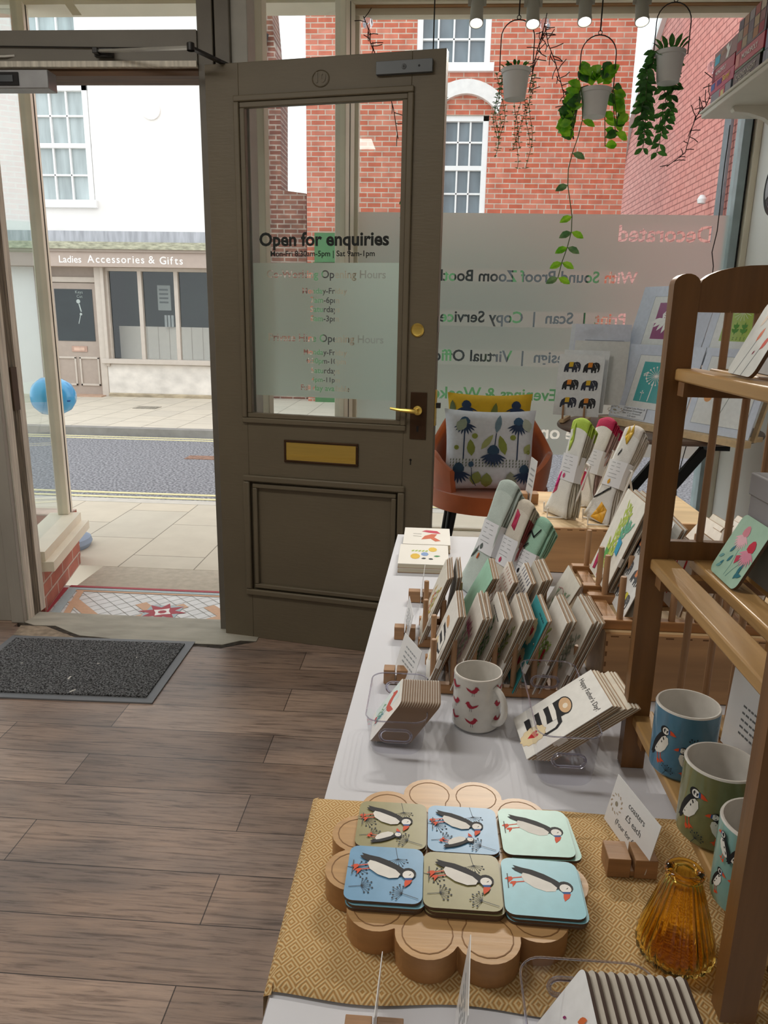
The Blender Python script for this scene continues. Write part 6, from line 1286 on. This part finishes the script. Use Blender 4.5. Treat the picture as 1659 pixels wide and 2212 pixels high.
pot('grey hanging pot with fine eucalyptus trails, left of the three visible pots', ony(1115, 150, 3.6), .0600, .118, .19, 'euc', 3)
pot('middle hanging pot with big bright lime leaves', ony(1287, 193, 3.55), .0620, .108, .205, 'pothos', 8)
pot('right hanging pot with dark trailing vine in front of the red brick wall', ony(1449, 112, 3.6), .0600, .120, .185, 'ivy', 5)
pot('hanging pot mostly hidden behind the top of the open door', ony(932, 235, 3.6), .055, .115, .185, 'vine', 9)
TWIG = mat('dark_twig_wire', '#2c1a16', .7)
def garland(lab, pts, Y, seed, n_tw=26, cup=None):
    rd = random.Random(seed); P = [ony(x, y, Y) for x, y in pts]; t = thing('twig_garland', lab, 'twig garland', P[0], 'dark twig light garlands on the window')
    b = MB(); b.tube(P, .0022, TWIG, 5)
    for k in range(n_tw):
        s_ = (k+.5)/n_tw*(len(P)-1); i = int(s_); p = P[i].lerp(P[min(i+1, len(P)-1)], s_-i); a = rd.uniform(0, 6.28); l = rd.uniform(.03, .065); d = Vector((math.cos(a), rd.uniform(-.35, .1), math.sin(a))).normalized()
        b.tube([p, p+d*l*.5, p+d*l+Vector((rd.uniform(-.01, .01), 0, rd.uniform(-.01, .01)))], .0021, TWIG, 5)
    b.build('twigs', t)
    if cup: c = ony(cup[0], cup[1], 4.19); MB().lathe([(.028, 0), (.024, .006), (.010, .012), (.008, .022), (0, .024)], c, ACRYLRIM, 24, (X3, Z3, -Y3)).build('suction_cup', t)
garland('short twig garland beside the corner post above the door', [(785, 35), (795, 60), (798, 85), (803, 100), (812, 120), (835, 180), (850, 235), (860, 300)], 4.12, 1, 20, (794, 50))
garland('twig garland falling left from the suction cup to the first pot', [(1176, 55), (1168, 85), (1160, 110), (1152, 150), (1142, 200)], 4.12, 2, 24, (1178, 52))
garland('twig garland falling right from the suction cup past the middle pot', [(1176, 50), (1184, 95), (1198, 130), (1208, 165), (1217, 200), (1222, 230), (1240, 300)], 4.12, 3, 26)
garland('twig garland at the right of the window under the games shelf', [(1545, 150), (1535, 205), (1524, 230), (1505, 250), (1495, 275), (1480, 330), (1440, 360)], 4.12, 4, 24, (1540, 145))
pts = [(1577, 270), (1572, 310), (1566, 350), (1560, 400), (1555, 450), (1549, 500), (1538, 545), (1541, 575), (1538, 600), (1525, 700), (1500, 900), (1472, 1000), (1462, 1040), (1460, 1080)]
MB().tube([ony(x, y, 4.13) for x, y in pts], .0025, ink('#17130f'), 6).build('cable', label='thin black cable hanging down the right side of the window', cat='cable')

# ------------------------------------------------------------------ games shelf and wall clock
SHW = mat('shelf_white_paint', '#d6d2c6', .5, var=.03)
sf = thing('wall_shelf', 'white bracketed wall shelf carrying board games at upper right', 'shelf', (1.4, 2.9, 2.33))
MB().box((1.20, 1.2, 2.335), (1.58, 3.89, 2.355), SHW).box((1.192, 1.2, 2.355), (1.58, 3.898, 2.366), SHW).build('shelf_board', sf, bevel=.003)
for y in (3.66, 3.05, 2.2):
    ol = [(1.58, 2.335), (1.27, 2.335), (1.262, 2.322), (1.27, 2.31), (1.33, 2.305), (1.40, 2.285), (1.46, 2.245), (1.50, 2.19), (1.52, 2.12), (1.53, 2.05), (1.545, 2.03), (1.58, 2.03)]
    MB().prism(ol, -.035, 0, SHW, ax=(X3, Z3, -Y3), o=(0, y, 0)).build('bracket', sf, bevel=.003)
def game(lab, y0, y1, z, h, col, items, x0=1.225, d_=.27, tx=None):
    t = thing('board_game', lab, 'board game', (x0+d_/2, (y0+y1)/2, z), 'board games stacked on the wall shelf')
    b = MB().box((x0, y0, z), (x0+d_, y1, z+h-.001), ink(col, .35)); mp = lambda x, y, hh: Vector((x0-.0004-hh, y1-(y1-y0)*x, z+h*y)); b.art(items, mp, .0004); b.build('box', t, bevel=.001)
    if tx:
        b = MB(); 
        for (s_, x, y, wd, c) in tx: b.text(s_, lambda a, q, hh: Vector((x0-.0022, y1-a, z+q)), width=wd*(y1-y0), x=x*(y1-y0), y=y*h, col=c, bold=.02)
        b.build('box_lettering', t, smooth=0)
Zs = 2.367
game('grey-blue game box at the bottom of the far stack', 3.62, 3.86, Zs, .060, '#6f7a86', [rect('#c8586a', .45, .05, .72, .95), rect('#e0d08a', .52, .25, .66, .75)])
game('pink game box with a yellow word, second in the far stack', 3.60, 3.88, Zs+.060, .050, '#b8305a', [rect('#4f6fb0', .04, .3, .2, .85), rect('#5f2f7a', .3, .35, .5, .8)], tx=[('Sorry!', .55, .4, .28, '#e6c83a')])
game('red game box with white lettering, third in the far stack', 3.61, 3.87, Zs+.110, .050, '#a8304a', [rect('#8a2038', .0, .0, .12, 1)], tx=[('MONOPOLY', .16, .35, .5, '#f0e8e4')])
game('brown patterned game box on top of the far stack', 3.60, 3.87, Zs+.160, .070, '#7a5650', [rect('#4fb0c8', .06, .2, .28, .7), (wht, [(.55, .1), (.6, .5), (.52, .8), (.62, .9), (.68, .6), (.76, .85), (.7, .4), (.66, .1)])]+[rect('#c9a58f', .34+.05*i, .5, .37+.05*i, .75) for i in range(4)])
game('black Casino Night game box at the bottom of the middle stack', 3.33, 3.595, Zs, .070, '#33302e', [], tx=[('CASINO NIGHT', .12, .50, .75, '#c9c4b8'), ('roulette', .25, .2, .45, '#c9c4b8')])
game('dark green edged game box in the middle stack', 3.31, 3.59, Zs+.070, .012, '#2f5a3a', [])
game('red game box with white lettering in the middle stack', 3.31, 3.595, Zs+.082, .060, '#b83a4a', [rect('#e8a09a', .02, .1, .16, .9)], tx=[('MONOPOLY', .26, .35, .55, '#f2ece6')])
coll = [rect(c, .02+.19*(i % 5), .05+.32*(i//5), .19+.19*(i % 5), .34+.32*(i//5)) for i, c in enumerate(('#b04a50', '#b9a58a', '#8f8a8a', '#b98a6a', '#a8505a', '#a9a094', '#b98a70', '#8a7f88', '#c0a88a', '#a07a78', '#7f7880', '#b08f7a', '#a9a0a0', '#b07068', '#c8b8a4'))]
game('tall collage-covered game box on top of the middle stack', 3.31, 3.60, Zs+.142, .125, '#6f6468', coll)
game('grey-blue games box at the bottom of the nearest stack', 2.95, 3.30, Zs, .065, '#5f6c80', [rect('#a9b0bc', .1, .2, .3, .8)], tx=[('GAMES', .3, .3, .4, '#d9d4cc')])
game('blue-grey game box second in the nearest stack', 2.95, 3.29, Zs+.065, .075, '#6a7a9a', [strk('#c9d0e0', [(.1, .3), (.4, .7), (.8, .5)], .05), strk('#c9d0e0', [(.5, .2), (.9, .8)], .04)])
game('dark brown game box behind the nearest stack', 2.98, 3.28, Zs+.140, .07, '#4a3028', [rect('#8a5a2a', .1, .2, .5, .8)])
game('black and purple game box on top of the nearest stack', 2.98, 3.29, Zs+.210, .09, '#2a2230', [strk('#8a3f9a', [(.5, .1), (.7, .9), (.9, .2)], .05)])
ck = onx(1664, 415, 1.575)
clk = thing('wall_clock', 'round black and silver record-style clock on the white wall', 'wall clock', (1.575, 3.87, ck.z))
ckc = Vector((1.579, 3.87, ck.z+.02)); ax = (Y3, Z3, -X3)
MB().lathe([(0, 0), (.135, 0), (.135, .004), (0, .004)], ckc, ink('#141416', .25), 64, ax).build('disc', clk)
b = MB(); GR = ink('#a9a7ac', .35)
half = [(.115*math.cos(R(a)), .115*math.sin(R(a))) for a in range(-25, 156, 10)]; b.prism(half, .0042, .005, GR, ax=ax, o=ckc)
for k in range(7): rr_ = .04+.011*k; b.art([strk('#8a888e', [(rr_*math.cos(R(a)), rr_*math.sin(R(a))) for a in range(160, 331, 10)], .0025)], lambda x, y, h: ckc+Y3*x+Z3*y-X3*(.0045+h))
b.art([leaf(BK, .02, .05, R(100+25*i), .05, .012) for i in range(5)], lambda x, y, h: ckc+Y3*x+Z3*y-X3*(.0055+h)); b.build('silver_motif', clk)
